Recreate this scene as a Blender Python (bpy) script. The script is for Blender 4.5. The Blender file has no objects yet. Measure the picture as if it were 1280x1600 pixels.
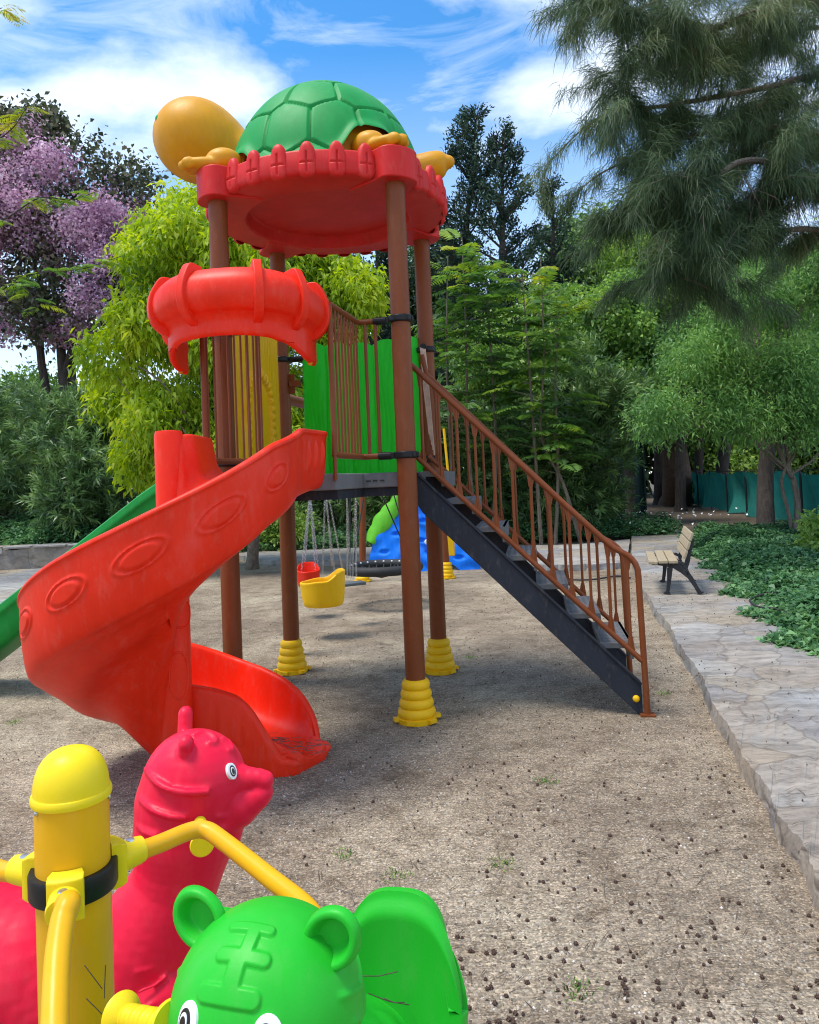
import bpy, bmesh, math, random
import numpy as np
from mathutils import Matrix, Vector
R = math.radians
random.seed(7); rng = np.random.default_rng(7)
S = bpy.context.scene
COL = S.collection
# ------------------------------------------------------------------ camera
F_PX, PCX, PCY = 1183.0, 640.0, 710.0
CAMH = 1.5
_p, _t = R(2.0), R(2.4)
_F = Vector((0, math.cos(_p), math.sin(_p)))
_U0 = Vector((0, -math.sin(_p), math.cos(_p)))
_r = Vector((1, 0, 0)) * math.cos(_t) - _U0 * math.sin(_t)
_u = Vector((1, 0, 0)) * math.sin(_t) + _U0 * math.cos(_t)
CAMLOC = Vector((0, 0, CAMH))
def P(px, py, Y):
    d = _F + _r * ((px - PCX) / F_PX) + _u * ((PCY - py) / F_PX)
    return CAMLOC + d * (Y / d.y)
def G(px, py, z=0.0):
    d = _F + _r * ((px - PCX) / F_PX) + _u * ((PCY - py) / F_PX)
    return CAMLOC + d * ((z - CAMH) / d.z)
cam = bpy.data.cameras.new('camera'); camo = bpy.data.objects.new('camera', cam); COL.objects.link(camo)
cam.lens = F_PX / 1600 * 36; cam.sensor_width = 36; cam.shift_y = (PCY - 800) / 1600
cam.clip_start = 0.05; cam.clip_end = 500
camo.matrix_world = Matrix(((_r.x, _u.x, -_F.x, 0), (_r.y, _u.y, -_F.y, 0), (_r.z, _u.z, -_F.z, CAMH), (0, 0, 0, 1)))
S.camera = camo
S.render.resolution_x, S.render.resolution_y = 819, 1024
# ------------------------------------------------------------------ materials
def nmat(name):
    m = bpy.data.materials.new(name); m.use_nodes = True
    nt = m.node_tree; nt.nodes.clear()
    o = nt.nodes.new('ShaderNodeOutputMaterial')
    return m, nt, o
def nd(nt, t, **kw):
    n = nt.nodes.new(t)
    for k, v in kw.items():
        if k in n.inputs: n.inputs[k].default_value = v
        else: setattr(n, k, v)
    return n
def ramp(nt, fac, stops):
    n = nt.nodes.new('ShaderNodeValToRGB'); e = n.color_ramp.elements
    while len(e) > 1: e.remove(e[0])
    e[0].position = stops[0][0]; e[0].color = (*stops[0][1], 1)
    for p, c in stops[1:]:
        x = e.new(p); x.color = (*c, 1)
    nt.links.new(fac, n.inputs[0]); return n
def g3(v): return (v, v, v)
def plastic(name, col, rough=.42, var=.18, bump=.06, dust=.12, grain=35):
    m, nt, o = nmat(name); L = nt.links.new
    b = nd(nt, 'ShaderNodeBsdfPrincipled', Roughness=rough); b.inputs['Specular IOR Level'].default_value = .24
    tc = nd(nt, 'ShaderNodeTexCoord')
    mp = nd(nt, 'ShaderNodeMapping'); mp.inputs['Scale'].default_value = (1, 1, .35); L(tc.outputs['Object'], mp.inputs[0])
    n1 = nd(nt, 'ShaderNodeTexNoise', Scale=6.0, Detail=8.0, Roughness=.65); L(mp.outputs[0], n1.inputs['Vector'])
    n2 = nd(nt, 'ShaderNodeTexNoise', Scale=float(grain * 8), Detail=3.0); L(tc.outputs['Object'], n2.inputs['Vector'])
    n3 = nd(nt, 'ShaderNodeTexNoise', Scale=22.0, Detail=10.0, Roughness=.75); L(mp.outputs[0], n3.inputs['Vector'])
    c = np.array(col)
    grey = c * .9 + .1 * c.mean()
    r1 = ramp(nt, n1.outputs[0], [(.3, tuple(c * (1 - var))), (.55, tuple(c)), (.75, tuple(np.clip(grey * (1 + var * .6), 0, 1)))])
    r3 = ramp(nt, n3.outputs[0], [(.52, g3(0)), (.78, g3(1))])
    mul = nd(nt, 'ShaderNodeMath', operation='MULTIPLY'); mul.inputs[1].default_value = dust; L(r3.outputs[0], mul.inputs[0])
    mx = nd(nt, 'ShaderNodeMix', data_type='RGBA'); L(mul.outputs[0], mx.inputs['Factor']); L(r1.outputs[0], mx.inputs['A']); mx.inputs['B'].default_value = (.42, .36, .28, 1)
    L(mx.outputs['Result'], b.inputs['Base Color'])
    rr = nd(nt, 'ShaderNodeMapRange'); rr.inputs['To Min'].default_value = rough - .08; rr.inputs['To Max'].default_value = rough + .16
    L(n3.outputs[0], rr.inputs['Value']); L(rr.outputs[0], b.inputs['Roughness'])
    bp = nd(nt, 'ShaderNodeBump', Strength=bump, Distance=.004); L(n2.outputs[0], bp.inputs['Height'])
    bp2 = nd(nt, 'ShaderNodeBump', Strength=bump * 1.5, Distance=.02); L(n1.outputs[0], bp2.inputs['Height']); L(bp.outputs[0], bp2.inputs['Normal'])
    L(bp2.outputs[0], b.inputs['Normal']); L(b.outputs[0], o.inputs[0]); return m
def simple(name, col, rough=.6, metal=0.0, var=.25, scale=12, bump=.1):
    m, nt, o = nmat(name); L = nt.links.new
    b = nd(nt, 'ShaderNodeBsdfPrincipled', Roughness=rough, Metallic=metal)
    tc = nd(nt, 'ShaderNodeTexCoord')
    n1 = nd(nt, 'ShaderNodeTexNoise', Scale=float(scale), Detail=9.0, Roughness=.7); L(tc.outputs['Object'], n1.inputs['Vector'])
    c = np.array(col)
    r1 = ramp(nt, n1.outputs[0], [(.3, tuple(c * (1 - var))), (.7, tuple(np.clip(c * (1 + var), 0, 1)))])
    L(r1.outputs[0], b.inputs['Base Color'])
    bp = nd(nt, 'ShaderNodeBump', Strength=bump, Distance=.01); L(n1.outputs[0], bp.inputs['Height']); L(bp.outputs[0], b.inputs['Normal'])
    L(b.outputs[0], o.inputs[0]); return m
def leafmat(name, stops, trans=.35, rough=.5, nscale=1.5, spec=.35):
    """leaf colour from a per-leaf random value plus branch-sized variation"""
    m, nt, o = nmat(name); L = nt.links.new
    at = nd(nt, 'ShaderNodeAttribute', attribute_name='rnd')
    tc = nd(nt, 'ShaderNodeTexCoord')
    n1 = nd(nt, 'ShaderNodeTexNoise', Scale=nscale, Detail=3.0); L(tc.outputs['Object'], n1.inputs['Vector'])
    a = nd(nt, 'ShaderNodeMath', operation='MULTIPLY_ADD'); a.inputs[1].default_value = .9; L(n1.outputs[0], a.inputs[0])
    s = nd(nt, 'ShaderNodeMath', operation='MULTIPLY_ADD'); s.inputs[1].default_value = .55; s.inputs[2].default_value = -.22
    L(at.outputs['Fac'], s.inputs[0]); L(s.outputs[0], a.inputs[2])
    r1 = ramp(nt, a.outputs[0], stops)
    b = nd(nt, 'ShaderNodeBsdfPrincipled', Roughness=rough); b.inputs['Specular IOR Level'].default_value = spec
    t = nd(nt, 'ShaderNodeBsdfTranslucent')
    hs = nd(nt, 'ShaderNodeHueSaturation', Saturation=1.1, Value=1.25); hs.inputs['Hue'].default_value = .49
    L(r1.outputs[0], hs.inputs['Color']); L(hs.outputs[0], t.inputs[0]); L(r1.outputs[0], b.inputs['Base Color'])
    mx = nd(nt, 'ShaderNodeMixShader'); mx.inputs[0].default_value = trans
    L(b.outputs[0], mx.inputs[1]); L(t.outputs[0], mx.inputs[2]); L(mx.outputs[0], o.inputs[0]); return m
def barkmat(name, c1, c2, scale=6):
    m, nt, o = nmat(name); L = nt.links.new
    b = nd(nt, 'ShaderNodeBsdfPrincipled', Roughness=.9)
    tc = nd(nt, 'ShaderNodeTexCoord'); mp = nd(nt, 'ShaderNodeMapping'); mp.inputs['Scale'].default_value = (1, 1, .18); L(tc.outputs['Object'], mp.inputs[0])
    n = nd(nt, 'ShaderNodeTexNoise', Scale=scale * 3.0, Detail=10.0, Roughness=.75); L(mp.outputs[0], n.inputs['Vector'])
    r = ramp(nt, n.outputs[0], [(.35, c1), (.65, c2)]); L(r.outputs[0], b.inputs['Base Color'])
    bp = nd(nt, 'ShaderNodeBump', Strength=1.0, Distance=.03); L(n.outputs[0], bp.inputs['Height']); L(bp.outputs[0], b.inputs['Normal'])
    L(b.outputs[0], o.inputs[0]); return m
M = {}
M['red'] = plastic('red_plastic', (.82, .026, .005), rough=.40, var=.13, dust=.15)
M['roof_red'] = plastic('faded_red_plastic', (.62, .020, .018), rough=.45, var=.14, dust=.14)
M['brown'] = plastic('brown_painted_steel', (.20, .052, .014), rough=.38, var=.16, dust=.10, bump=.03)
M['yellow'] = plastic('yellow_plastic', (.88, .50, .006), rough=.42, var=.1, dust=.10)
M['gold'] = plastic('golden_yellow_paint', (.78, .40, .008), rough=.33, var=.08, dust=.08, bump=.03)
M['lemon'] = plastic('lemon_yellow_plastic', (.84, .62, .012), rough=.38, var=.08, dust=.06)
M['orange'] = plastic('orange_plastic', (.64, .29, .004), rough=.44, var=.16, dust=.20)
M['shell'] = plastic('dark_green_plastic', (.006, .28, .055), rough=.52, var=.16, dust=.10)
M['panel_green'] = plastic('bright_green_plastic', (.010, .60, .014), rough=.42, var=.12, dust=.05)
M['animal_green'] = plastic('leaf_green_plastic', (.018, .44, .025), rough=.40, var=.10, dust=.07, bump=.04)
M['animal_red'] = plastic('crimson_plastic', (.78, .008, .045), rough=.40, var=.10, dust=.06, bump=.04)
M['slide_green'] = plastic('deep_green_plastic', (.006, .26, .035), rough=.4)
M['lime'] = plastic('lime_plastic', (.14, .55, .03), rough=.5)
M['blue'] = plastic('blue_plastic', (.003, .19, .86), rough=.5, var=.2, dust=.05, bump=.3)
M['purple'] = plastic('purple_plastic', (.17, .06, .40), rough=.5)
M['black'] = plastic('black_plastic', (.012, .012, .013), rough=.35, var=.2, dust=.06)
M['navy'] = plastic('blue_black_coating', (.022, .026, .036), rough=.62, var=.2, dust=.16, bump=.2)
M['deckgrey'] = plastic('grey_rubber_coating', (.16, .16, .165), rough=.75, var=.25, dust=.25, bump=.35)
M['steel'] = simple('galvanised_steel', (.55, .56, .57), rough=.3, metal=.9)
M['white'] = simple('white_vinyl', (.85, .85, .85), rough=.4, var=.03)
M['ink'] = simple('black_vinyl', (.006, .006, .007), rough=.35, var=.1)
M['iron'] = simple('black_cast_iron', (.016, .016, .020), rough=.5, var=.3)
M['slat'] = simple('weathered_wood', (.36, .29, .19), rough=.8, scale=25, var=.25)
M['rope'] = simple('pale_pink_rope', (.55, .38, .28), rough=.9)
M['rubber'] = simple('black_rubber', (.02, .02, .022), rough=.7)
M['seatgrey'] = simple('grey_rubber', (.10, .12, .13), rough=.6)
M['net'] = None
M['bark_pale'] = barkmat('pale_bark', (.10, .075, .055), (.30, .24, .19))
M['bark_dark'] = barkmat('dark_bark', (.02, .016, .014), (.085, .065, .055))
M['bark_red'] = barkmat('reddish_bark', (.05, .03, .02), (.17, .11, .08))
M['twig'] = barkmat('grey_twig', (.09, .07, .055), (.24, .19, .15), 12)
# ------------------------------------------------------------------ objects
MAT = {}
def tag(o, label=None, cat=None, group=None, kind=None):
    if label: o['label'] = label
    if cat: o['category'] = cat
    if group: o['group'] = group
    if kind: o['kind'] = kind
    return o
def thing(name, label, cat, loc=(0, 0, 0), rz=0, group=None):
    o = bpy.data.objects.new(name, None); COL.objects.link(o)
    o.location = loc; o.rotation_euler = (0, 0, rz); o.empty_display_size = .1
    MAT[o.name] = Matrix.Translation(loc) @ Matrix.Rotation(rz, 4, 'Z')
    return tag(o, label, cat, group)
def rootmat(o):
    while o.parent: o = o.parent
    return MAT.get(o.name, Matrix.Identity(4))
class MB:
    def __init__(s): s.v = []; s.f = []
    def add(s, vs, fs):
        n = len(s.v); s.v += [tuple(v) for v in vs]; s.f += [tuple(i + n for i in f) for f in fs]; return s
    def grid(s, fn, nu, nv, cu=False, cv=False):
        vs = [fn(i / (nu if cu else nu - 1), j / (nv if cv else nv - 1)) for i in range(nu) for j in range(nv)]
        fs = []
        for i in range(nu if cu else nu - 1):
            for j in range(nv if cv else nv - 1):
                a, b = i * nv + j, ((i + 1) % nu) * nv + j
                c, d = ((i + 1) % nu) * nv + (j + 1) % nv, i * nv + (j + 1) % nv
                fs.append((a, b, c, d))
        return s.add(vs, fs)
    def box(s, c, size, mat=None):
        x, y, z = [k / 2 for k in size]
        vs = [Vector((a * x, b * y, d * z)) for a in (-1, 1) for b in (-1, 1) for d in (-1, 1)]
        if mat is not None: vs = [mat @ v for v in vs]
        vs = [v + Vector(c) for v in vs]
        return s.add(vs, [(0, 1, 3, 2), (4, 6, 7, 5), (0, 4, 5, 1), (2, 3, 7, 6), (0, 2, 6, 4), (1, 5, 7, 3)])
    def prism(s, pts, z0, z1):
        n = len(pts)
        vs = [(x, y, z0) for x, y in pts] + [(x, y, z1) for x, y in pts]
        fs = [tuple(range(n - 1, -1, -1)), tuple(range(n, 2 * n))] + [(i, (i + 1) % n, (i + 1) % n + n, i + n) for i in range(n)]
        return s.add(vs, fs)
    def tube(s, pts, r, seg=10, cap=True, flat=None):
        pts = [Vector(p) for p in pts]; n = len(pts)
        rr = list(r) if hasattr(r, '__len__') else [r] * n
        T = []
        for i in range(n):
            a = pts[max(i - 1, 0)]; b = pts[min(i + 1, n - 1)]
            t = (b - a)
            T.append(t.normalized() if t.length > 1e-9 else Vector((0, 0, 1)))
        ref = Vector((0, 0, 1)) if abs(T[0].z) < .9 else Vector((1, 0, 0))
        N = (ref - T[0] * ref.dot(T[0])).normalized()
        vs = []
        for i in range(n):
            N = (N - T[i] * N.dot(T[i]))
            N = N.normalized() if N.length > 1e-6 else T[i].orthogonal().normalized()
            B = T[i].cross(N)
            for k in range(seg):
                a = 2 * math.pi * k / seg
                vs.append(pts[i] + (N * math.cos(a) + B * math.sin(a)) * rr[i])
        fs = [(i * seg + k, i * seg + (k + 1) % seg, (i + 1) * seg + (k + 1) % seg, (i + 1) * seg + k) for i in range(n - 1) for k in range(seg)]
        if cap: fs += [tuple(range(seg - 1, -1, -1)), tuple((n - 1) * seg + k for k in range(seg))]
        return s.add(vs, fs)
    def lathe(s, prof, seg=32, mat=None):
        """profile of (r, z) turned round Z, then moved by mat"""
        mat = mat or Matrix.Identity(4); n = len(prof)
        vs = [mat @ Vector((r * math.cos(2 * math.pi * k / seg), r * math.sin(2 * math.pi * k / seg), z)) for r, z in prof for k in range(seg)]
        fs = [(i * seg + k, i * seg + (k + 1) % seg, (i + 1) * seg + (k + 1) % seg, (i + 1) * seg + k) for i in range(n - 1) for k in range(seg)]
        if prof[0][0] > 1e-4: fs.append(tuple(range(seg - 1, -1, -1)))
        if prof[-1][0] > 1e-4: fs.append(tuple((n - 1) * seg + k for k in range(seg)))
        return s.add(vs, fs)
    def ball(s, c, rad, mat=None, seg=28, rings=16, e=1.0):
        rad = rad if hasattr(rad, '__len__') else (rad,) * 3
        m = Matrix.Translation(c) @ (mat.to_4x4() if mat is not None else Matrix.Identity(4)) @ Matrix.Diagonal((*rad, 1))
        pr = [(max(math.cos(a), 0) ** e, math.copysign(abs(math.sin(a)) ** e, math.sin(a))) for a in [(-.5 + i / rings) * math.pi for i in range(rings + 1)]]
        return s.lathe(pr, seg, m)
    def build(s, name, mat, parent=None, world=False, smooth=True, bevel=0, sub=0, auto=35, merge=True, remesh=0, smo=0, disp=None):
        me = bpy.data.meshes.new(name)
        vs = s.v
        if parent is not None and world:
            iv = rootmat(parent).inverted(); vs = [iv @ Vector(v) for v in vs]
        me.from_pydata(vs, [], s.f)
        bm = bmesh.new(); bm.from_mesh(me)
        if merge: bmesh.ops.remove_doubles(bm, verts=bm.verts, dist=1e-5)
        bmesh.ops.recalc_face_normals(bm, faces=bm.faces)
        bm.to_mesh(me); bm.free()
        me.materials.append(mat)
        o = bpy.data.objects.new(name, me); COL.objects.link(o)
        if parent is not None: o.parent = parent
        if remesh:
            md = o.modifiers.new('remesh', 'REMESH'); md.mode = 'VOXEL'; md.voxel_size = remesh; md.use_smooth_shade = True
            if smo:
                md = o.modifiers.new('smooth', 'SMOOTH'); md.iterations = smo; md.factor = .5
        if bevel:
            md = o.modifiers.new('bevel', 'BEVEL'); md.width = bevel; md.segments = 3; md.limit_method = 'ANGLE'; md.angle_limit = R(35)
            md.harden_normals = False
        if sub:
            md = o.modifiers.new('sub', 'SUBSURF'); md.levels = sub; md.render_levels = sub
        if smooth:
            me.shade_smooth()
            if not remesh and not sub and auto < 180:
                me.set_sharp_from_angle(angle=R(auto))
        return o
def crom(pts, n):
    """smooth curve through points"""
    P0 = [np.array(p, float) for p in pts]; P0 = [2 * P0[0] - P0[1]] + P0 + [2 * P0[-1] - P0[-2]]
    out = []; m = len(pts) - 1
    for i in range(n):
        t = i / (n - 1) * m; k = min(int(t), m - 1); t -= k
        a, b, c, d = P0[k:k + 4]
        out.append(.5 * ((2 * b) + (c - a) * t + (2 * a - 5 * b + 4 * c - d) * t * t + (3 * b - a - 3 * c + d) * t ** 3))
    return out
def sstep(a, b, x):
    t = min(max((x - a) / (b - a), 0), 1); return t * t * (3 - 2 * t)
def rotz(a): return Matrix.Rotation(a, 3, 'Z')
# ================================================================== PLAY TOWER
TC = Vector((-.52, 5.48, 0)); TA = R(-9)
tower = thing('play_tower', 'tall play tower on brown posts with a turtle roof, red spiral slide and stairs', 'play tower', TC, TA)
TI = rootmat(tower).inverted()
def loc(p): return TI @ Vector(p)
DZ = 1.56
# posts
def foot(px, py, root, parent, r0=.0625, s=1.0):
    pr = []
    n = 60
    for i in range(n + 1):
        t = i / n
        base = r0 + .008 + (1 - t) ** 1.1 * .040 * s
        wav = .014 * abs(math.sin(t * math.pi * 4.0)) ** .6
        pr.append((base + wav, .035 + t * .225 * s))
    pr = [(pr[0][0] + .012, 0), (pr[0][0] + .014, .03)] + pr + [(r0 + .004, .262 * s)]
    m = MB().lathe(pr, 40, Matrix.Translation((px, py, 0)))
    for k in range(6):
        a = k * math.pi / 3 + .4
        m.box((px + math.cos(a) * (r0 + .072), py + math.sin(a) * (r0 + .072), .022), (.03, .05, .02), rotz(a))
    return m.build('foot_cover', M['yellow'], parent)
def clamp(px, py, z, parent, ang, r0=.0625):
    m = MB().lathe([(r0 + .001, z - .022), (r0 + .012, z - .022), (r0 + .017, z - .015), (r0 + .017, z + .015), (r0 + .012, z + .022), (r0 + .001, z + .022)], 36, Matrix.Translation((px, py, 0)))
    for a in ang:
        c = (px + math.cos(a) * (r0 + .03), py + math.sin(a) * (r0 + .03), z)
        m.box(c, (.075, .038, .04), rotz(a)); m.tube([(px + math.cos(a) * (r0 + .03), py + math.sin(a) * (r0 + .03), z), (px + math.cos(a) * (r0 + .115), py + math.sin(a) * (r0 + .115), z)], .025, 14)
    for k in range(4):
        a = ang[0] + math.pi + (k - 1.5) * .5
        m.box((px + math.cos(a) * (r0 + .016), py + math.sin(a) * (r0 + .016), z), (.012, .02, .03), rotz(a))
    return m.build('clamp', M['black'], parent, bevel=.003)
posts = {}
for nm, x, y in (('A', .6, -.6), ('B', -.6, -.6), ('C', -.6, .6), ('D', .6, .6)):
    m = MB().lathe([(.0625, .1), (.0625, 3.43)], 40, Matrix.Translation((x, y, 0)))
    p = m.build('post', M['brown'], tower); posts[nm] = p
    foot(x, y, tower, p)
    clamp(x, y, 1.665, p, {'A': (math.pi,), 'B': (0,), 'C': (0,), 'D': (math.pi, -math.pi / 2)}[nm])
    clamp(x, y, 2.53, p, {'A': (math.pi,), 'B': (0,), 'C': (0,), 'D': (-math.pi / 2, math.pi)}[nm])
m = MB().box((-.52, .6, 2.33), (.06, .012, .16)).box((-.49, .6, 2.33), (.09, .05, .05)); br = m.build('bracket', M['brown'], posts['C'], bevel=.003)
# deck with its forward extension
P1, P3 = loc((-.30, 4.83, 0)), loc((-.93, 4.93, 0))
P2, P4 = loc((-.425, 4.31, 0)), loc((-1.19, 4.43, 0))
outline = [(.56, -.58), (.56, .56), (-.56, .56), (-.56, -.58), (P3.x, -.58), (P4.x, P4.y), (P2.x, P2.y), (P1.x, -.58)]
outline = outline[::-1]
m = MB().prism(outline, DZ - .095, DZ)
deck = m.build('deck', M['deckgrey'], tower, bevel=.008, smooth=True)
m = MB().prism([(x * .96, y * .93 - .01) for x, y in outline], DZ - .15, DZ - .097)
m.build('deck_frame', M['navy'], deck)
for i in range(4): MB().box((.30 + i * .045, -.5825, DZ - .05), (.03, .004, .008)).build('deck_slot', M['ink'], deck)
# guard rails left and right of the slide entry
def baluster(a, b, parent, r=.0115, plate=True, w=.040):
    a, b = Vector(a), Vector(b)
    m = MB().tube([a, b], r, 8)
    return m.build('baluster', M['brown'], parent)
def guard(start, mid, end, nd_, ns_):
    zt, zb = 2.53, 1.665
    e2 = mid + (end - mid) * 1.0
    for_top = [(start.x, start.y, zt)] + [tuple(v) for v in crom([(mid.x + (start.x - mid.x) * .12, mid.y, zt), (mid.x, mid.y, zt), (mid.x + (end.x - mid.x) * .1, mid.y + (end.y - mid.y) * .1, zt)], 6)] + [(end.x, end.y, zt)]
    m = MB().tube(for_top, .019, 12)
    m.tube([(x, y, zb) for x, y, z in for_top], .019, 12)
    m.tube([(end.x, end.y, zb), (end.x, end.y, zt)], .017, 12)
    m.tube([(end.x, end.y, zb + .01), (end.x, end.y - .004, zb - .03), (end.x, end.y - .004, DZ - .04)], .012, 8)
    g = m.build('guard_rail', M['brown'], tower)
    for i in range(nd_):
        t = (i + .7) / (nd_ + .2); q = mid + (end - mid) * t
        baluster((q.x, q.y, zb), (q.x, q.y, zt), g, .0075)
    for i in range(ns_):
        t = (i + .7) / (ns_ + .4); q = start + (mid - start) * t
        baluster((q.x, q.y, zb), (q.x, q.y, zt), g)
    return g
guard(Vector((.48, -.6, 0)), Vector((P1.x, -.6, 0)), Vector((P2.x, P2.y, 0)), 9, 2)
guard(Vector((-.48, -.6, 0)), Vector((P3.x, -.6, 0)), Vector((P4.x, P4.y, 0)), 9, 2)
# green scalloped panel at the back, yellow panel at the left
def plank(fn, w, h, t, nx=110, nz=90):
    """front and back sheets of a moulded panel; fn(u, v) gives relief; top edge by top(u)"""
    relief, top = fn
    m = MB()
    for sgn in (1, -1):
        m.grid(lambda a, b: ((a - .5) * w, sgn * (t / 2 * (1 - (2 * abs(a - .5)) ** 24 * .8) + relief(a, b)), b * (h + top(a))), nx, nz)
    n = nx
    # edge strips
    for b in (0, 1):
        m.grid(lambda a, c: ((a - .5) * w, (c * 2 - 1) * (t / 2 * (1 - (2 * abs(a - .5)) ** 24 * .8) + relief(a, b)), b * (h + top(a))), nx, 2)
    for a in (0, 1):
        m.grid(lambda b, c: ((a - .5) * w, (c * 2 - 1) * (t / 2 * .2 + relief(a, b)), b * (h + top(a))), nz, 2)
    return m
def grain(a, b, k):
    return .0025 * math.sin(a * 170 + 3 * math.sin(b * 9 + a * 20) + k) * math.sin(b * 5 + a * 31)
def rel_g(a, b):
    c = (a * 5) % 1
    return .014 * (1 - abs(2 * c - 1) ** 4) + grain(a, b, 0) + .004 * math.sin(a * 23 + b * 6)
def top_g(a):
    c = (a * 5) % 1
    return .035 * (1 - abs(2 * c - 1) ** 2.4) + .012 * math.sin(a * 9)
m = plank((rel_g, top_g), .98, 1.06, .035)
m.v = [(x + .07, y + .6, z + DZ - .02) for x, y, z in m.v]
gp = m.build('green_panel', M['panel_green'], tower, auto=60)
for s_ in (-1, 1):
    for z in (1.665, 2.53): MB().tube([(.07 + s_ * .47, .6, z), (.07 + s_ * .53, .6, z)], .02, 10).build('panel_bolt', M['black'], gp)
def arch_sd(a, b):
    x = (a - .5) * .96; z = b * 1.12
    if z < .5: return abs(x) - .22
    return math.hypot(x, z - .5) - .22
def rel_y(a, b):
    d = arch_sd(a, b); g = grain(a, b, 2) + .004 * (1 - abs(2 * ((a * 6) % 1) - 1) ** 3)
    if d < 0: return -.004 + .2 * g
    if d < .075:
        x = (a - .5) * .96; z = b * 1.12
        s_ = z if z < .5 else .5 + .25 * math.atan2(z - .5, abs(x)) * 1.1
        return .012 + .022 * abs(math.sin(s_ * math.pi / .062)) ** .6 * math.sin(math.pi * (d / .075)) ** .5
    return g
m = plank((rel_y, lambda a: .03 * math.cos((a - .5) * 3) + .01 * math.sin(a * 30)), .96, 1.12, .04, 120, 130)
m.v = [(-.6 - y, x + .01, z + DZ + .005) for x, y, z in m.v]
yp = m.build('yellow_arch_panel', M['yellow'], tower, auto=60)
# ---------------- stairs
st = MB(); x0, x1 = .60, 1.985
def stringer(y, t=.035):
    prof = [(x0, DZ - .005), (x0 + .05, DZ - .01), (x1, .20), (x1, 0.0), (x1 - .02, 0.0), (x0 + .07, DZ - .27), (x0 + .02, DZ - .19), (x0, DZ - .14)]
    m = MB(); n = len(prof)
    vs = [(x, y - t / 2, z) for x, z in prof] + [(x, y + t / 2, z) for x, z in prof]
    m.add(vs, [tuple(range(n)), tuple(range(2 * n - 1, n - 1, -1))] + [(i, i + n, (i + 1) % n + n, (i + 1) % n) for i in range(n)])
    m.tube([(x0 + .05, y - t / 2 - .004, DZ - .022), (x1, y - t / 2 - .004, .188)], .010, 8)
    return m
YN, YF = -.44, .30
stair = stringer(YN).build('staircase', M['navy'], tower, bevel=.004)
stringer(YF).build('stringer', M['navy'], stair, bevel=.004)
for i in range(7):
    z = DZ - .005 - .187 * i; xa = x0 + .012 + .1895 * i
    m = MB().box((xa + .085 + .02, (YN + YF) / 2, z - .016), (.20, YF - YN - .036, .032))
    m.box((xa + .195, (YN + YF) / 2, z - .05), (.022, YF - YN - .037, .10))
    for a in range(5):
        for b in range(14): m.box((xa + .03 + a * .036, YN + .06 + b * .047, z + .0015), (.016, .016, .003))
    if i < 8: m.build('tread', M['deckgrey'], stair, bevel=.003)
for y in (YN - .018, YF + .018): MB().ball((x1 - .035, y, .10), (.022, .018, .022), seg=14, rings=8).build('bolt_cap', M['yellow'], stair)
def handrail(y, far=False):
    top = [(x0 + .02, y, 2.27), (1.80, y, 1.085)] + [tuple(v) for v in crom([(1.86, y, 1.03), (1.95, y, .975), (1.995, y, .905), (2.0, y, .80)], 8)] + [(2.012, y, -.01)]
    if far: top = [(x0 + .0, y, 2.45), (x0 + .03, y, 2.30)] + top[1:]
    m = MB().tube(top, .019, 12)
    low0, low1 = Vector((x0 + .02, y, 1.68)), Vector((1.995, y, .335))
    m.tube([low0, low1], .017, 12)
    m.box((2.012, y, .006), (.09, .07, .012))
    h = m.build('handrail', M['brown'], tower)
    n = 12
    for i in range(n):
        x = x0 + .09 + (1.965 - x0 - .12) * i / (n - 1)
        zt = 2.27 - (x - x0 - .02) * (2.27 - 1.085) / (1.80 - x0 - .02) if x < 1.8 else 1.085 - (x - 1.8) * .78
        zb = 1.68 - (x - x0 - .02) * (1.345 / (1.995 - x0 - .02))
        wide = (i % 2 == 0)
        q = MB().tube([(x, y, zb), (x, y, zt)], .0105 if wide else .009, 8)
        sl = -(1.345 / (1.995 - x0 - .02))
        for zz, sg in ((zb, 1), (zt, -1)):   # flared flat ends
            a0, a1 = .026, .012
            q.add([(x - a0, y - .005, zz - a0 * sl * 1 if sg < 0 else zz - a0 * sl), (x + a0, y - .005, zz + a0 * sl), (x + a1, y - .005, zz + sg * .09), (x - a1, y - .005, zz + sg * .09),
                   (x - a0, y + .005, zz - a0 * sl), (x + a0, y + .005, zz + a0 * sl), (x + a1, y + .005, zz + sg * .09), (x - a1, y + .005, zz + sg * .09)],
                  [(0, 1, 2, 3), (4, 7, 6, 5), (0, 4, 5, 1), (1, 5, 6, 2), (2, 6, 7, 3), (3, 7, 4, 0)])
        q.build('baluster', M['brown'], h)
    return h
handrail(YN - .03); handrail(YF + .03, True)
# ---------------- spiral slide
CX, CY = -1.27, 4.0
az_k = [0, -30, -60, -90, -120, -150, -180, -210, -240, -265, -284]
rim_k = [1.80, 1.71, 1.53, 1.36, 1.20, 1.03, .88, .76, .65, .54, .455]
def interp(x, xs, ys): return float(np.interp(x, xs, ys))
NS = 900
secs = []   # (inner xy, outer xy, rim_outer, h_outer, rim_inner, depth)
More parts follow.
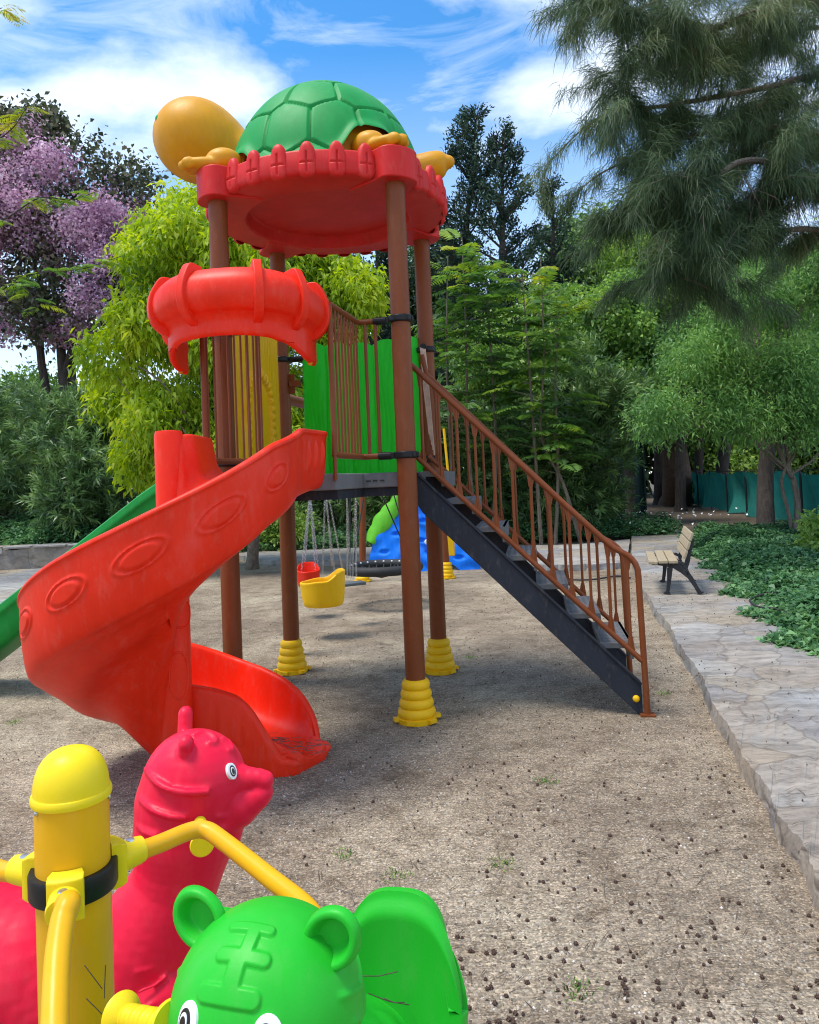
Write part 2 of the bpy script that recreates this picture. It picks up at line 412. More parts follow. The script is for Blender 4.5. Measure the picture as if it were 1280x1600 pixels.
# entry -> spiral
path = []
for i in range(40):
    t = i / 39
    I0, O0 = np.array([-1.165, 4.42]), np.array([-.49, 4.32])
    a0, = (R(0),)
    I1, O1 = np.array([CX + .10, CY + .02]), np.array([CX + .685, CY])
    s_ = t
    I = I0 * (1 - s_) + I1 * s_; O = O0 * (1 - s_) + O1 * s_
    path.append((I, O, 1.805, 1.56 - .02 * t - .03 * t * t, 1.80))
for i in range(1, 300):
    a = -284 * i / 299
    ar = R(a); e = np.array([math.cos(ar), math.sin(ar)])
    rim = interp(-a, [-v for v in az_k], rim_k)
    Ro = .685 + .018 * sstep(0, 60, -a)
    h = interp(-a, [0, 40, 90, 180, 260, 284], [.295, .33, .33, .33, .32, .29])
    ri = interp(-a, [0, 25, 55, 90, 240, 284], [1.80, 1.72, 1.42, 1.28, .62, .48])
    path.append((np.array([CX, CY]) + e * .06, np.array([CX, CY]) + e * Ro, rim, rim - h, ri))
I0, O0 = path[-1][0], path[-1][1]
I9, O9 = np.array([-.745, 3.955]), np.array([-.545, 4.29]); D = (I9 - I0) / np.linalg.norm(I9 - I0)
for i in range(1, 60):
    t = i / 59; ins = .09 * (1 - math.sqrt(max(0, 1 - (max(0, t - .80) / .20) ** 2)))
    I = I0 * (1 - t) + I9 * t; O = O0 * (1 - t) + O9 * t
    I, O = I + (O - I) * ins * 1.2, O - (O - I) * ins * 1.6
    rim = interp(t, [0, .3, .55, .75, .88, 1], [.455, .425, .385, .32, .22, .135])
    fl = interp(t, [0, .4, .8, 1], [.165, .12, .10, .10])
    ri = interp(t, [0, .35, .6, .75, .88, 1], [.48, .455, .42, .35, .23, .135])
    path.append((I, O, rim, fl, ri))
# resample so sections are even and smooth the heights
K = len(path)
arr = np.array([[*p[0], *p[1], p[2], p[3], p[4]] for p in path])
for _ in range(14): arr[1:-1] = .5 * arr[1:-1] + .25 * (arr[:-2] + arr[2:])
mid = .3 * arr[:, :2] + .7 * arr[:, 2:4]
cum = np.concatenate([[0], np.cumsum(np.linalg.norm(np.diff(arr[:, 2:4], axis=0), axis=1) + .001)])
TOT = cum[-1]
sv = np.linspace(0, TOT, NS)
A_ = np.array([np.interp(sv, cum, arr[:, k]) for k in range(7)]).T
ovals = [(.73, .10), (1.09, .125), (1.47, .125), (1.85, .12), (2.23, .11), (2.60, .11), (2.97, .11)]
def section(q, s_):
    I, O, rim, fl, ri = q[:2], q[2:4], q[4], q[5], q[6]
    w = np.linalg.norm(O - I); ho = rim - fl; hi = max(ri - fl, .03)
    t = s_ / TOT
    ex = sstep(.80, .9, t)          # in the straight exit the underside is flat
    k = (1 - ex) * (.18 + .82 * sstep(.1, .3, t))
    ub = .055 + .03 * sstep(.93, 1, t)
    pts = [(-.028, hi * .5 if False else hi - .03), (-.022, hi - .008), (-.005, hi), (.014, hi - .008), (.022, hi - .05), (.03, hi * .55 + .02), (.05, .07), (.10, .02), (.18, .004), (w * .5, 0),
           (w - .16, .004), (w - .09, .02), (w - .045, .07), (w - .03, ho * .55 + .02), (w - .022, ho - .03), (w - .014, ho - .008), (w + .004, ho), (w + .022, ho - .006), (w + .028, ho - .022), (w + .021, ho - .034),
           (w + .019, ho * .8), (w + .015, ho * .5), (w + .008, ho * .2 - .01), (w - .012, -.05), (w - .05, -ub - .03), (w * .8, -ub - .07 * k - .02), (w * .6, -ub - .13 * k - .02), (w * .35, -ub - .21 * k - .02), (w * .1, -ub - .30 * k - .02)]
    if ex > 0: pts += [(-.02, -ub + .01), (-.028, hi * .3)]
    else: pts += [(.0, -ub - .33 * k - .02), (-.028, min(hi * .3, .1))]
    return pts
TS = np.concatenate([np.linspace(0, 19, 66, endpoint=False), np.linspace(19, 24, 86, endpoint=False), np.linspace(24, 30, 56)]); NT = len(TS)
verts = []
def crom_at(pts, TS):
    a = np.array(pts); a = np.vstack([2 * a[0] - a[1], a, 2 * a[-1] - a[-2]])
    k = np.minimum(TS.astype(int), len(pts) - 2); t = (TS - k)[:, None]
    p0, p1, p2, p3 = a[k], a[k + 1], a[k + 2], a[k + 3]
    return .5 * (2 * p1 + (p2 - p0) * t + (2 * p0 - 5 * p1 + 4 * p2 - p3) * t * t + (3 * p1 - p0 - 3 * p2 + p3) * t ** 3)
for i in range(NS):
    q = A_[i]; s_ = sv[i]; pts = section(q, s_)
    c = crom_at(pts, TS)
    e = (q[2:4] - q[:2]); e = e / np.linalg.norm(e)
    for j in range(NT):
        r_, z_ = c[j]
        verts.append((q[0] + e[0] * r_, q[1] + e[1] * r_, q[5] + z_))
V = np.array(verts).reshape(NS, NT, 3)
# emboss: ovals on the outer wall, small vertical ribs beside the entry, ridge creases under the trough
m_pts = 31
for i in range(NS):
    q = A_[i]; s_ = sv[i]; e = (q[2:4] - q[:2]); e = e / np.linalg.norm(e); ho = q[4] - q[5]
    for j in range(NT):
        tt = TS[j]
        z_ = V[i, j, 2] - q[5]
        if 19 < tt < 24 and z_ < ho - .03:
            d = 0
            for (so, hw) in ovals:
                zc = ho * .47
                rr = math.hypot((s_ - so) / hw, (z_ - zc) / .060)
                d += .0070 * math.exp(-((rr - 1) / .09) ** 2) + .0105 * (1 - sstep(.60, .86, rr))
            if s_ < .30 and abs(z_ - ho * .45) < .085:
                d += .014 * max(0, math.sin((s_ - .03) / .052 * math.pi)) ** 2 * (1 - (abs(z_ - ho * .45) / .085) ** 2) * (1 if .03 < s_ < .29 else 0)
            V[i, j, 0] += e[0] * d; V[i, j, 1] += e[1] * d
        if 24.2 < tt < 29 and .28 * TOT < s_ < .8 * TOT:
            u = (tt - 24.2) / 4.8
            V[i, j, 2] += .020 * math.sin(u * 5 * math.pi) * math.sin(math.pi * u)
# near wall oval in the exit
for i in range(NS):
    q = A_[i]; s_ = sv[i]; e = (q[2:4] - q[:2]); e = e / np.linalg.norm(e); hi = q[6] - q[5]
    if s_ > .8 * TOT:
        for j in list(range(0, 3)) + list(range(NT - 20, NT)):
            z_ = V[i, j, 2] - q[5]
            rr = math.hypot((s_ - (TOT - .36)) / .12, (z_ - hi * .42) / .06)
            d = -.007 * math.exp(-((rr - 1) / .12) ** 2) - .004 * (1 - sstep(.75, .95, rr))
            V[i, j, 0] += e[0] * d; V[i, j, 1] += e[1] * d
# roll the lip down at the exit
for i in range(NS):
    s_ = sv[i]; u = sstep(TOT - .16, TOT, s_)
    V[i, :, 2] -= .045 * u * u
slide = MB()
fs = []
for i in range(NS - 1):
    for j in range(NT): fs.append((i * NT + j, (i + 1) * NT + j, (i + 1) * NT + (j + 1) % NT, i * NT + (j + 1) % NT))
slide.add(V.reshape(-1, 3), fs)
# rounded closing lip
c = V[-1].mean(axis=0); ring0 = V[-1]; DD = np.array([D[0], D[1], 0])
prev = ring0; base = len(slide.v) - NT
for k in range(1, 7):
    a = k / 6 * math.pi / 2
    ring = c * 1 + (ring0 - c) * np.array([1, 1, 1]) * (1 - .16 * (1 - math.cos(a))) + DD * .07 * math.sin(a)
    ring[:, 2] = c[2] + (ring0[:, 2] - c[2]) * (math.cos(a) * .75 + .25)
    slide.v += [tuple(x) for x in ring]
    nb = base + NT
    slide.f += [(base + j, nb + j, nb + (j + 1) % NT, base + (j + 1) % NT) for j in range(NT)]
    base = nb
slide.f.append(tuple(base + j for j in range(NT)))
slide.f.append(tuple(range(NT - 1, -1, -1)))
sp = slide.build('spiral_slide', M['red'], tower, world=True, auto=55)
# column, entry wall, foot
m = MB()
pr = [(.082, 0), (.080, .5)] + [(.080, .55), (.080, 1.0), (.074, 1.1), (.074, 1.79), (.068, 1.815), (.03, 1.82), (0, 1.82)]
m.lathe(pr, 40, Matrix.Translation((CX, CY, 0)))
def colring(cx, cy, z, a, w=.05, h=.12):
    e = Vector((math.cos(a), math.sin(a), 0)); tt = Vector((-math.sin(a), math.cos(a), 0))
    pts = []
    for k in range(25):
        b = 2 * math.pi * k / 24; th = math.sin(b) * w / .08
        pts.append(Vector((cx + .080 * math.cos(a + th), cy + .080 * math.sin(a + th), z + math.cos(b) * h)))
    m.tube(pts, .006, 6, cap=False)
colring(CX, CY, .55, R(-60)); colring(CX, CY, .86, R(-40), .06, .07)
m.build('column', M['red'], sp, world=True)
m = MB()
E1, E2 = Vector((CX + .0, CY + .04, 0)), Vector((-1.168, 4.42, 0))
dv = (E2 - E1); nv_ = Vector((dv.y, -dv.x, 0)).normalized()
def wall(a, b):
    # a along, b round the closed section
    p = E1 + dv * a
    ang = b * 2 * math.pi
    zt = 1.805 - .028 * sstep(.68, .72, a)
    z = 1.30 + (zt - 1.30) * (.5 + .5 * max(-1, min(1, 1.4 * math.sin(ang))))
    tk = .024 + .07 * (1 - (z - 1.30) / .5) ** 3
    return p + nv_ * tk * max(-1, min(1, 1.6 * math.cos(ang))) + Vector((0, 0, z))
m.grid(wall, 40, 48, cv=True)
m.add([wall(0, j / 48) for j in range(48)], [tuple(range(48))]); m.add([wall(1, j / 48) for j in range(48)], [tuple(range(48))])
m.build('entry_wall', M['red'], sp, world=True, auto=50)
m = MB(); q = Vector((-.74, 4.12, 0))
m.box(q + Vector((0, 0, .045)), (.15, .26, .12), rotz(R(-22)))
m.build('slide_foot', M['red'], sp, world=True, bevel=.015)
# ---------------- hood over the slide entry
HC = Vector((-.93, 4.40, 0)); ha = R(-9)
def hood_frame(ph):   # plan direction: 180..360 degrees, bulging towards the entry
    c, s_ = math.cos(ph), math.sin(ph)
    c2 = math.copysign(abs(c) ** .8, c); s2 = math.copysign(abs(s_) ** .8, s_)
    x, y = .395 * c2, .38 * s2
    n = Vector((c2 / .40, s2 / .36, 0)).normalized()
    rm = Matrix.Rotation(ha, 3, 'Z')
    return HC + rm @ Vector((x, y, 0)), rm @ n
def hood(a, b):
    ph = R(177) + a * R(186)
    p, n = hood_frame(ph)
    edge = abs(2 * a - 1)
    zb = 2.33 - .085 * sstep(.35, .98, edge) - .02 * edge
    T = [(-.05, 2.36), (-.02, zb + .03), (-.018, zb), (0, zb - .012), (.016, zb), (.020, zb + .03), (.022, 2.40), (.045, 2.435), (.075, 2.455), (.10, 2.50), (.106, 2.555), (.092, 2.61), (.055, 2.655), (.01, 2.68), (-.10, 2.685), (-.12, 2.66), (-.05, 2.62), (.02, 2.60), (.03, 2.52), (-.02, 2.44)]
    T[0] = (-.02, max(zb + .06, 2.36))
    sag = -.10 * (1 - math.cos((a - .5) * 2.4))
    key = int(a * 1000)
    if key not in HCACHE: HCACHE[key] = crom(T + [T[0]], 97)
    r_, z_ = HCACHE[key][int(round(b * 96))]
    return p + n * float(r_) + Vector((0, 0, float(z_) + (sag if z_ > 2.3 else sag * .4)))
HCACHE = {}
m = MB().grid(lambda a, b: hood(a, b), 101, 96, cv=True)
for a in (0, 1): m.add([hood(a, j / 96) for j in range(96)], [tuple(range(96))])
hd = m.build('slide_hood', M['red'], tower, world=True, auto=60)
for a in (.015, .20, .42, .64, .83, .975):
    ph = R(177) + a * R(186); p, n = hood_frame(ph); t = n.cross(Vector((0, 0, 1))).normalized()
    sag = -.10 * (1 - math.cos((a - .5) * 2.4))
    prof = crom([(-.03, 2.71), (.05, 2.715), (.088, 2.672), (.120, 2.60), (.128, 2.52), (.106, 2.445), (.06, 2.40), (.02, 2.38)], 30)
    m = MB(); vs = []; K_ = len(prof)
    for sgn in (-1, 1):
        for r_, z_ in prof: vs.append(p + n * float(r_) + t * .024 * sgn + Vector((0, 0, float(z_) + sag)))
        for r_, z_ in prof: vs.append(p + n * float(r_ * .55 - .02) + t * .024 * sgn + Vector((0, 0, 2.54 + (float(z_) - 2.54) * .5 + sag)))
    for i in range(K_ - 1):
        m.f.append((i, i + 1, K_ + i + 1, K_ + i)); m.f.append((2 * K_ + i, 3 * K_ + i, 3 * K_ + i + 1, 2 * K_ + i + 1)); m.f.append((i, 2 * K_ + i, 2 * K_ + i + 1, i + 1))
    m.v = [tuple(v) for v in vs]
    m.build('hood_rib', M['red'], hd, world=True, bevel=.006)
for a in (.03, .97):
    p, n = hood_frame(R(177) + a * R(186)); m = MB(); m.ball(p + Vector((0, 0, 2.195)), (.014, .014, .014), seg=12, rings=6)
    m.build('bolt_cap', M['orange'], hd, world=True)
# ---------------- green straight slide at the left
m = MB()
def gs(a, b):
    x = -.62 - 2.85 * a
    zc = interp(x, [-3.47, -3.2, -2.95, -1.42, -1.25, -.62], [.18, .20, .25, 1.28, 1.38, 1.48])
    prof = crom([(-.27, .20), (-.245, .215), (-.225, .19), (-.20, .04), (-.12, .0), (.12, 0), (.20, .04), (.225, .19), (.245, .215), (.27, .20), (.275, .14), (.255, .10), (.24, -.03), (.18, -.09), (0, -.10), (-.18, -.09), (-.24, -.03), (-.255, .10), (-.275, .14), (-.27, .20)], 97)
    y, z = prof[int(round(b * 96))]
    return (x, float(y) + .05, zc + float(z) * (1 if a < .97 else .6))
m.grid(gs, 90, 96, cv=True)
for a in (0, 1): m.add([gs(a, j / 96) for j in range(96)], [tuple(range(96))])
gsl = m.build('straight_slide', M['slide_green'], tower, auto=50)
m = MB().box((-3.2, .05, .06), (.10, .36, .12)); m.build('slide_foot', M['slide_green'], gsl, bevel=.02)
# ---------------- roof canopy
m = MB()
m.lathe([(0, 3.50), (.40, 3.505), (.56, 3.50), (.575, 3.48), (.585, 3.42), (.60, 3.41), (.82, 3.425), (.845, 3.435), (.855, 3.46), (.852, 3.53), (.84, 3.585), (.80, 3.60), (.60, 3.60), (.0, 3.62)], 120)
for sx in (-1, 1):
    for sy in (-1, 1):
        a = math.atan2(sy, sx)
        lug = []
        for k in range(24):
            b = -math.pi / 2 + math.pi * k / 23
            lug.append((.86 + .115 * math.cos(b) ** .7 if math.cos(b) > 0 else .86, .14 * math.sin(b)))
        pts = [(.60, -.20)] + [(.72, -.165)] + lug + [(.72, .165), (.60, .20)]
        c_, s_ = math.cos(a), math.sin(a)
        m.prism([(x * c_ - y * s_, x * s_ + y * c_) for x, y in pts], 3.405, 3.605)
canopy = m.build('roof_canopy', M['roof_red'], tower, bevel=.014, auto=50)
for q in range(4):
    for k in range(6):
        a = math.pi / 4 + q * math.pi / 2 + R(13.5 + 12.6 * k)
        def tooth(u, v, a=a):
            z = -.5 + v; w = .060 * (1 - max(0, (v - .40) / .60) ** 2 * .5) * (max(0, 1 - (abs(2 * v - 1)) ** 6)) ** .5
            x = (u - .5) * 2 * w
            e = max(0, 1 - abs(2 * u - 1) ** 3.0) * max(0, 1 - abs(2 * v - 1) ** 5)
            h = .040 * e ** .42
            gr = math.exp(-(x / .0045) ** 2) * (1 if .12 < v < .68 else 0) + math.exp(-((v - .38) / .02) ** 2) * (1 if abs(2 * u - 1) < .75 else 0)
            h -= .013 * min(gr, 1) * e
            r_ = .835 + h - .01 * v
            return (r_ * math.cos(a) - x * math.sin(a), r_ * math.sin(a) + x * math.cos(a), 3.505 + z * .235 + .02)
        MB().grid(tooth, 29, 41).build('rim_tooth', M['roof_red'], canopy, auto=180)
# ---------------- turtle
def fib_seeds():
    out = [Vector((0.10, -.05, 1))]
    for n, e, off in ((5, 70, -80), (10, 44, -84), (13, 18, -70), (13, -8, -84)):
        for k in range(n):
            a = R(off + 360 * k / n); out.append(Vector((math.cos(a) * math.cos(R(e)), math.sin(a) * math.cos(R(e)), math.sin(R(e)))))
    return np.array([v.normalized() for v in out])
SD = fib_seeds()
def shellpt(a, b):
    az = a * 2 * math.pi
    lift = 0
    for la, wd, am in ((R(-49), .30, 17), (R(49), .30, 17), (R(180), .42, 28), (R(-133), .25, 10), (R(133), .25, 10)):
        d = abs((az - la + math.pi) % (2 * math.pi) - math.pi); lift += am * math.exp(-(d / wd) ** 4)
    e0 = R(lift)
    el = e0 + (math.pi / 2 - e0) * b
    d = np.array([math.cos(az) * math.cos(el), math.sin(az) * math.cos(el), math.sin(el)])
    q = np.sort(np.linalg.norm(SD - d, axis=1)); g = q[1] - q[0]
    h = .030 * sstep(.006, .028, g) + .008 * (1 - q[0] / .6)
    R0 = .665 + h + .035 * math.exp(-(b / .05) ** 2)
    return (R0 * d[0], R0 * 1.0 * d[1], 3.60 + (.755 + h) * d[2])
m = MB().grid(shellpt, 330, 110, cu=True)
turtle = m.build('turtle', M['shell'], tower, auto=180)
turtle['label'] = 'green domed turtle shell on the roof with an orange head and legs'
m = MB()
# body lining under the shell
m.lathe([(0, 3.61), (.60, 3.612)] + [(.625 * math.cos(k / 14 * math.pi / 2) ** .9, 3.615 + .66 * math.sin(k / 14 * math.pi / 2)) for k in range(1, 15)], 48)
m.build('turtle_body', M['orange'], turtle)
ax0, ax1 = Vector((-1.27, -.02, 4.24)), Vector((-.40, 0, 3.88)); dx = (ax1 - ax0)
rot = dx.to_track_quat('Z', 'Y').to_matrix().to_4x4()
hp = crom([(0, 0), (.13, .012), (.225, .07), (.30, .17), (.330, .30), (.31, .43), (.25, .56), (.18, .68), (.17, .82), (.20, .92)], 50)
hp = [(max(float(a), 0), float(b)) for a, b in hp]
m = MB().lathe(hp, 64, Matrix.Translation(ax0) @ rot @ Matrix.Diagonal((1.0, .92, 1, 1)))
hdo = m.build('turtle_head', M['orange'], turtle, auto=180)
for sy in (-1, 1):
    c = Vector((-1.185, sy * .225 - .02, 4.21)); MB().ball(c, (.020, .016, .030), seg=16, rings=8).build('turtle_eye', M['shell'], turtle)
def flipper(c, ang, sc, fingers=3):
    m = MB(); r3 = rotz(ang)
    def T(v): return Vector(c) + r3 @ (Vector(v) * sc)
    m.ball(T((0, 0, 0)), (.17 * sc, .10 * sc, .050 * sc), r3, seg=28, rings=14)
    m.ball(T((-.13, 0, .04)), (.13 * sc, .10 * sc, .09 * sc), r3, seg=24, rings=12)
    for k in range(fingers):
        y = (k - (fingers - 1) / 2) * .055
        m.ball(T((.135 - abs(y) * .5, y, -.005)), (.06 * sc, .030 * sc, .045 * sc), r3, seg=16, rings=10)
    return m.build('turtle_leg', M['orange'], turtle, remesh=.010, smo=4)
flipper((-.66, -.64, 3.645), R(-160), .92); flipper((-.66, .64, 3.645), R(160), .92)
flipper((.54, -.60, 3.665), R(-24), .95); flipper((.54, .60, 3.665), R(24), .95)
m = MB().tube(crom([(.50, 0, 3.70), (.70, -.01, 3.72), (.84, -.01, 3.755), (.90, -.01, 3.76)], 16), [.12 * (1 - (i / 15) ** 3 * .75) for i in range(16)], 20)
m.ball((.885, -.01, 3.762), (.06, .055, .05), seg=16, rings=8)
m.build('turtle_tail', M['orange'], turtle, remesh=.010, smo=6)
# rope hanging on the back right post
rope = MB()
q = (TC.x + .61, TC.y, 0)
rw = rootmat(tower) @ Vector((.6, .6 - .075, 0))
for k in range(5):
    dx_ = (k - 2) * .008
    rope.tube([(rw.x - .02 + dx_, rw.y - .09, 2.53), (rw.x - .015 + dx_, rw.y - .12, 2.45), (rw.x + .0 + dx_ * 1.4, rw.y - .11, 2.2 - .05 * k), (rw.x + .02 + dx_, rw.y - .1, 1.85 - .04 * k)], .006, 6)
ro = rope.build('skipping_rope', M['rope']); tag(ro, 'pale rope looped over the back right tower post clamp', 'rope')
# ================================================================== CAROUSEL IN FRONT
CPX = P(112, 1240, 1.34); CPX = Vector((CPX.x, CPX.y, 0))
car = thing('animal_carousel', 'yellow post carousel with a crimson animal seat and a green tiger seat', 'carousel', CPX)
m = MB().lathe([(.0605, 0), (.0605, .985)], 64, Matrix.Translation(CPX))
cpost = m.build('post', M['gold'], car, world=True)
dome = [(.0605, .972), (.0650, .973), (.0662, .977), (.0662, .983), (.0645, .987), (.0622, .988)] + [(.0620 * math.cos(a) ** .75, .988 + .072 * math.sin(a) ** .95) for a in [k / 14 * math.pi / 2 for k in range(1, 14)]] + [(0, 1.061)]
m = MB().lathe(dome, 64, Matrix.Translation(CPX)); dm = m.build('dome_cap', M['lemon'], cpost, world=True)
for a in (R(-128), R(10)):
    MB().ball(CPX + Vector((math.cos(a) * .0615, math.sin(a) * .0615, .968)), (.004, .004, .005), seg=10, rings=6).build('rivet', M['steel'], cpost, world=True)
HZ = .838
hub = MB().lathe([(.0610, HZ - .021), (.070, HZ - .021), (.072, HZ - .017), (.072, HZ + .017), (.070, HZ + .021), (.0610, HZ + .021)], 64, Matrix.Translation(CPX)).build('hub_band', M['black'], car, world=True)
HAZ = [R(-75), R(45), R(165)]
for a in HAZ:
    e = Vector((math.cos(a), math.sin(a), 0))
    m = MB()
    def sl(u, v, a=a):
        th = a + (u - .5) * .78; z = HZ + (v - .5) * .078
        ed = min(1, (1 - abs(2 * u - 1)) * 6, (1 - abs(2 * v - 1)) * 6)
        r_ = .062 + .026 * max(0, ed) ** .4
        return CPX + Vector((math.cos(th) * r_, math.sin(th) * r_, z))
    m.grid(sl, 40, 40)
    m.tube([CPX + e * .07 + Vector((0, 0, HZ)), CPX + e * .115 + Vector((0, 0, HZ + .002)), CPX + e * .125 + Vector((0, 0, HZ + .002))], [.0265, .0245, .0225], 32)
    s_ = m.build('socket', M['lemon'], hub, world=True, bevel=.002)
    q = CPX + e * .102 + Vector((0, 0, HZ + .024))
    MB().lathe([(0, .004), (.004, .004), (.007, .0035), (.0085, .001), (.0085, -.004)], 16, Matrix.Translation(q)).build('bolt', M['steel'], hub, world=True)
a45 = CPX + Vector((math.cos(HAZ[1]), math.sin(HAZ[1]), 0)) * .10 + Vector((0, 0, HZ))
arm1 = [a45, P(250, 1318, 1.47), P(296, 1299, 1.53), P(322, 1297, 1.54), P(350, 1315, 1.51), P(420, 1370, 1.42), P(485, 1424, 1.33), P(500, 1475, 1.22)]
am = CPX + Vector((math.cos(HAZ[0]), math.sin(HAZ[0]), 0)) * .10 + Vector((0, 0, HZ))
arm0 = [am, P(107, 1412, 1.205), P(98, 1440, 1.18), P(90, 1500, 1.13), P(86, 1600, 1.06), P(84, 1740, .98)]
al = CPX + Vector((math.cos(HAZ[2]), math.sin(HAZ[2]), 0)) * .10 + Vector((0, 0, HZ))
arm2 = [al, P(10, 1362, 1.42), P(-50, 1352, 1.46), P(-130, 1400, 1.35), P(-200, 1500, 1.2)]
for pts, r_ in ((arm1, .0168), (arm0, .0185), (arm2, .017)):
    MB().tube([tuple(v) for v in crom(pts, 48)], r_, 24).build('arm', M['gold'], car, world=True)
# lower spokes under the seats
for a in (R(-38), R(76)):
    e = Vector((math.cos(a), math.sin(a), 0))
    MB().tube([CPX + Vector((0, 0, .22)), CPX + e * .62 + Vector((0, 0, .22))], .024, 14).build('spoke', M['gold'], car, world=True)
MB().lathe([(.16, 0), (.16, .02), (.10, .03), (.075, .06), (.07, .12)], 40, Matrix.Translation(CPX)).build('base_plate', M['gold'], car, world=True)
# ---- crimson animal, facing right
def rs(px, py, c, r_):
    """point where the ball (c, r_) faces the picture pixel"""
    d = (P(px, py, 2.0) - CAMLOC).normalized(); o = CAMLOC - c
    b = o.dot(d); q = b * b - (o.dot(o) - r_ * r_)
    return CAMLOC + d * (-b - math.sqrt(max(q, 0)))
YR = 1.92; kR = YR / F_PX
m = MB()
chain_ = [(304, 1222, 79, 0), (293, 1255, 79, 0), (290, 1300, 78, 0), (284, 1340, 69, 0), (272, 1385, 66, 0), (252, 1425, 74, 0), (225, 1475, 86, 0), (195, 1530, 92, 0), (150, 1570, 105, 0), (90, 1560, 110, 0), (30, 1520, 120, 0), (-30, 1505, 120, .0), (-90, 1500, 118, 0)]
for i in range(len(chain_) - 1):
    a, b = chain_[i], chain_[i + 1]
    for k in range(3):
        t = k / 3; x, y, r_ = [a[j] * (1 - t) + b[j] * t for j in range(3)]
        m.ball(P(x, y, YR), (r_ * kR, r_ * kR * .92, r_ * kR), seg=28, rings=16)
HRC = P(304, 1222, YR)
# muzzle
for (x, y, r_, dy) in ((350, 1215, 32, -.01), (372, 1217, 23, -.012), (390, 1216, 17, -.014), (404, 1216, 15, -.014), (414, 1219, 14.5, -.014), (350, 1262, 44, 0), (372, 1258, 33, -.01), (390, 1250, 25, -.012), (404, 1243, 20, -.014), (411, 1238, 16, -.014)):
    m.ball(P(x, y, YR + dy), r_ * kR, seg=20, rings=12)
m.ball(P(356, 1300, YR - .01), 23 * kR, seg=18, rings=10); m.ball(P(362, 1318, YR - .01), 14 * kR, seg=14, rings=8)
# chest folds and rear leg lump
for (x, y, r_) in ((250, 1560, 62), (262, 1600, 60), (235, 1650, 70)):
    m.ball(P(x, y, YR - .06), r_ * kR * .9, seg=20, rings=12)
for (x, y, r_) in ((60, 1640, 100), (0, 1650, 95)):
    m.ball(P(x, y, YR), r_ * kR, seg=20, rings=12)
# raised whisker stripes and curl on the forehead
def ridge(pts, r_=.0055, c=HRC, rad=79 * kR):
    q = [rs(px, py, c, rad) for px, py in pts]
    m.tube([tuple(v) for v in crom(q, 14)], r_ * 1.35, 8)
C2 = P(290, 1300, YR); C3 = P(293, 1262, YR)
ridge([(228, 1200), (250, 1226), (285, 1238), (328, 1237)], .0065)
for pts in ([(219, 1248), (240, 1266), (268, 1276), (292, 1277)],): ridge(pts, .006, C3, 79 * kR)
ridge([(216, 1288), (228, 1300), (246, 1306)], .006, C2, 78 * kR)
for pts in ([(341, 1250), (354, 1250), (370, 1247)], [(336, 1276), (352, 1274), (368, 1266)], [(345, 1296), (358, 1288), (368, 1278)]): ridge(pts, .005, C3, 79 * kR)
for pts in ([(300, 1150), (318, 1143), (334, 1150), (336, 1160), (325, 1160)], [(345, 1153), (358, 1160), (363, 1172), (355, 1172)]): ridge(pts, .006)
for k in range(3): ridge([(212 + k * 3, 1520 + 30 * k), (240, 1512 + 28 * k), (262, 1498 + 26 * k)], .0035, P(225, 1530, YR - .02), 84 * kR)
for (x, y, dY) in ((291, 1186, -.075), (290, 1140, .085)):
    for k in range(5): m.ball(P(x - .5 * k, y - 24 + 11 * k, YR + dY + (.03 if dY < 0 else -.02) * (k / 4)), (.019, .024, .022), seg=16, rings=10)
crim = m.build('crimson_animal_seat', M['animal_red'], car, world=True, remesh=.0042, smo=9)
def eye(c, n, up, rx, ry, parent, look=(0, 0)):
    n = n.normalized(); s_ = up.cross(n).normalized(); up = n.cross(s_)
    def disc(kx, ky, h, off, mat, nm):
        q = MB(); N = 28; vs = []
        for j in range(5):
            t = j / 4
            for k in range(N):
                a = 2 * math.pi * k / N
                x, y = math.cos(a) * kx * t + off[0], math.sin(a) * ky * t + off[1]
                bend = -(x * x + y * y) / (2 * .125)
                vs.append(c + s_ * x + up * y + n * (h + bend))
        fs_ = [(j * N + k, j * N + (k + 1) % N, (j + 1) * N + (k + 1) % N, (j + 1) * N + k) for j in range(4) for k in range(N)]
        for k in range(N):
            vs.append(vs[4 * N + k] - n * (h + .006))
        fs_ += [(4 * N + k, 4 * N + (k + 1) % N, 5 * N + (k + 1) % N, 5 * N + k) for k in range(N)]
        q.add(vs, fs_); return q.build(nm, mat, parent, world=True)
    disc(rx, ry, .0030, (0, 0), M['white'], 'eye')
    disc(rx * .62, ry * .68, .0042, look, M['ink'], 'iris')
    disc(rx * .42, ry * .48, .0050, (look[0] - rx * .05, look[1]), M['white'], 'iris_ring')
    disc(rx * .30, ry * .36, .0058, (look[0] - rx * .05, look[1] - ry * .05), M['ink'], 'pupil')
ec = rs(362, 1205, HRC, 79 * kR)
eye(ec + (ec - HRC).normalized() * .001, (ec - HRC), Vector((0, 0, 1)), .0145, .0195, crim)
def grip(p0, p1, parent, r_=.0165):
    p0, p1 = Vector(p0), Vector(p1); L_ = (p1 - p0).length
    rot = (p1 - p0).to_track_quat('Z', 'Y').to_matrix().to_4x4()
    pr = [(0, 0), (r_ * 1.8, 0), (r_ * 1.95, .003), (r_ * 1.8, .008), (r_ * 1.1, .016)]
    n = 44
    for i in range(n): pr.append((r_ + .0016 * math.sin(i * 1.7), .018 + (L_ - .036) * i / (n - 1)))
    pr += [(r_ * 1.1, L_ - .016), (r_ * 1.8, L_ - .008), (r_ * 1.95, L_ - .003), (r_ * 1.8, L_), (0, L_)]
    return MB().lathe(pr, 32, Matrix.Translation(p0) @ rot).build('hand_grip', M['lemon'], parent, world=True)
grip(P(312, 1277, 1.84), P(316, 1321, 1.69), crim, .0135)
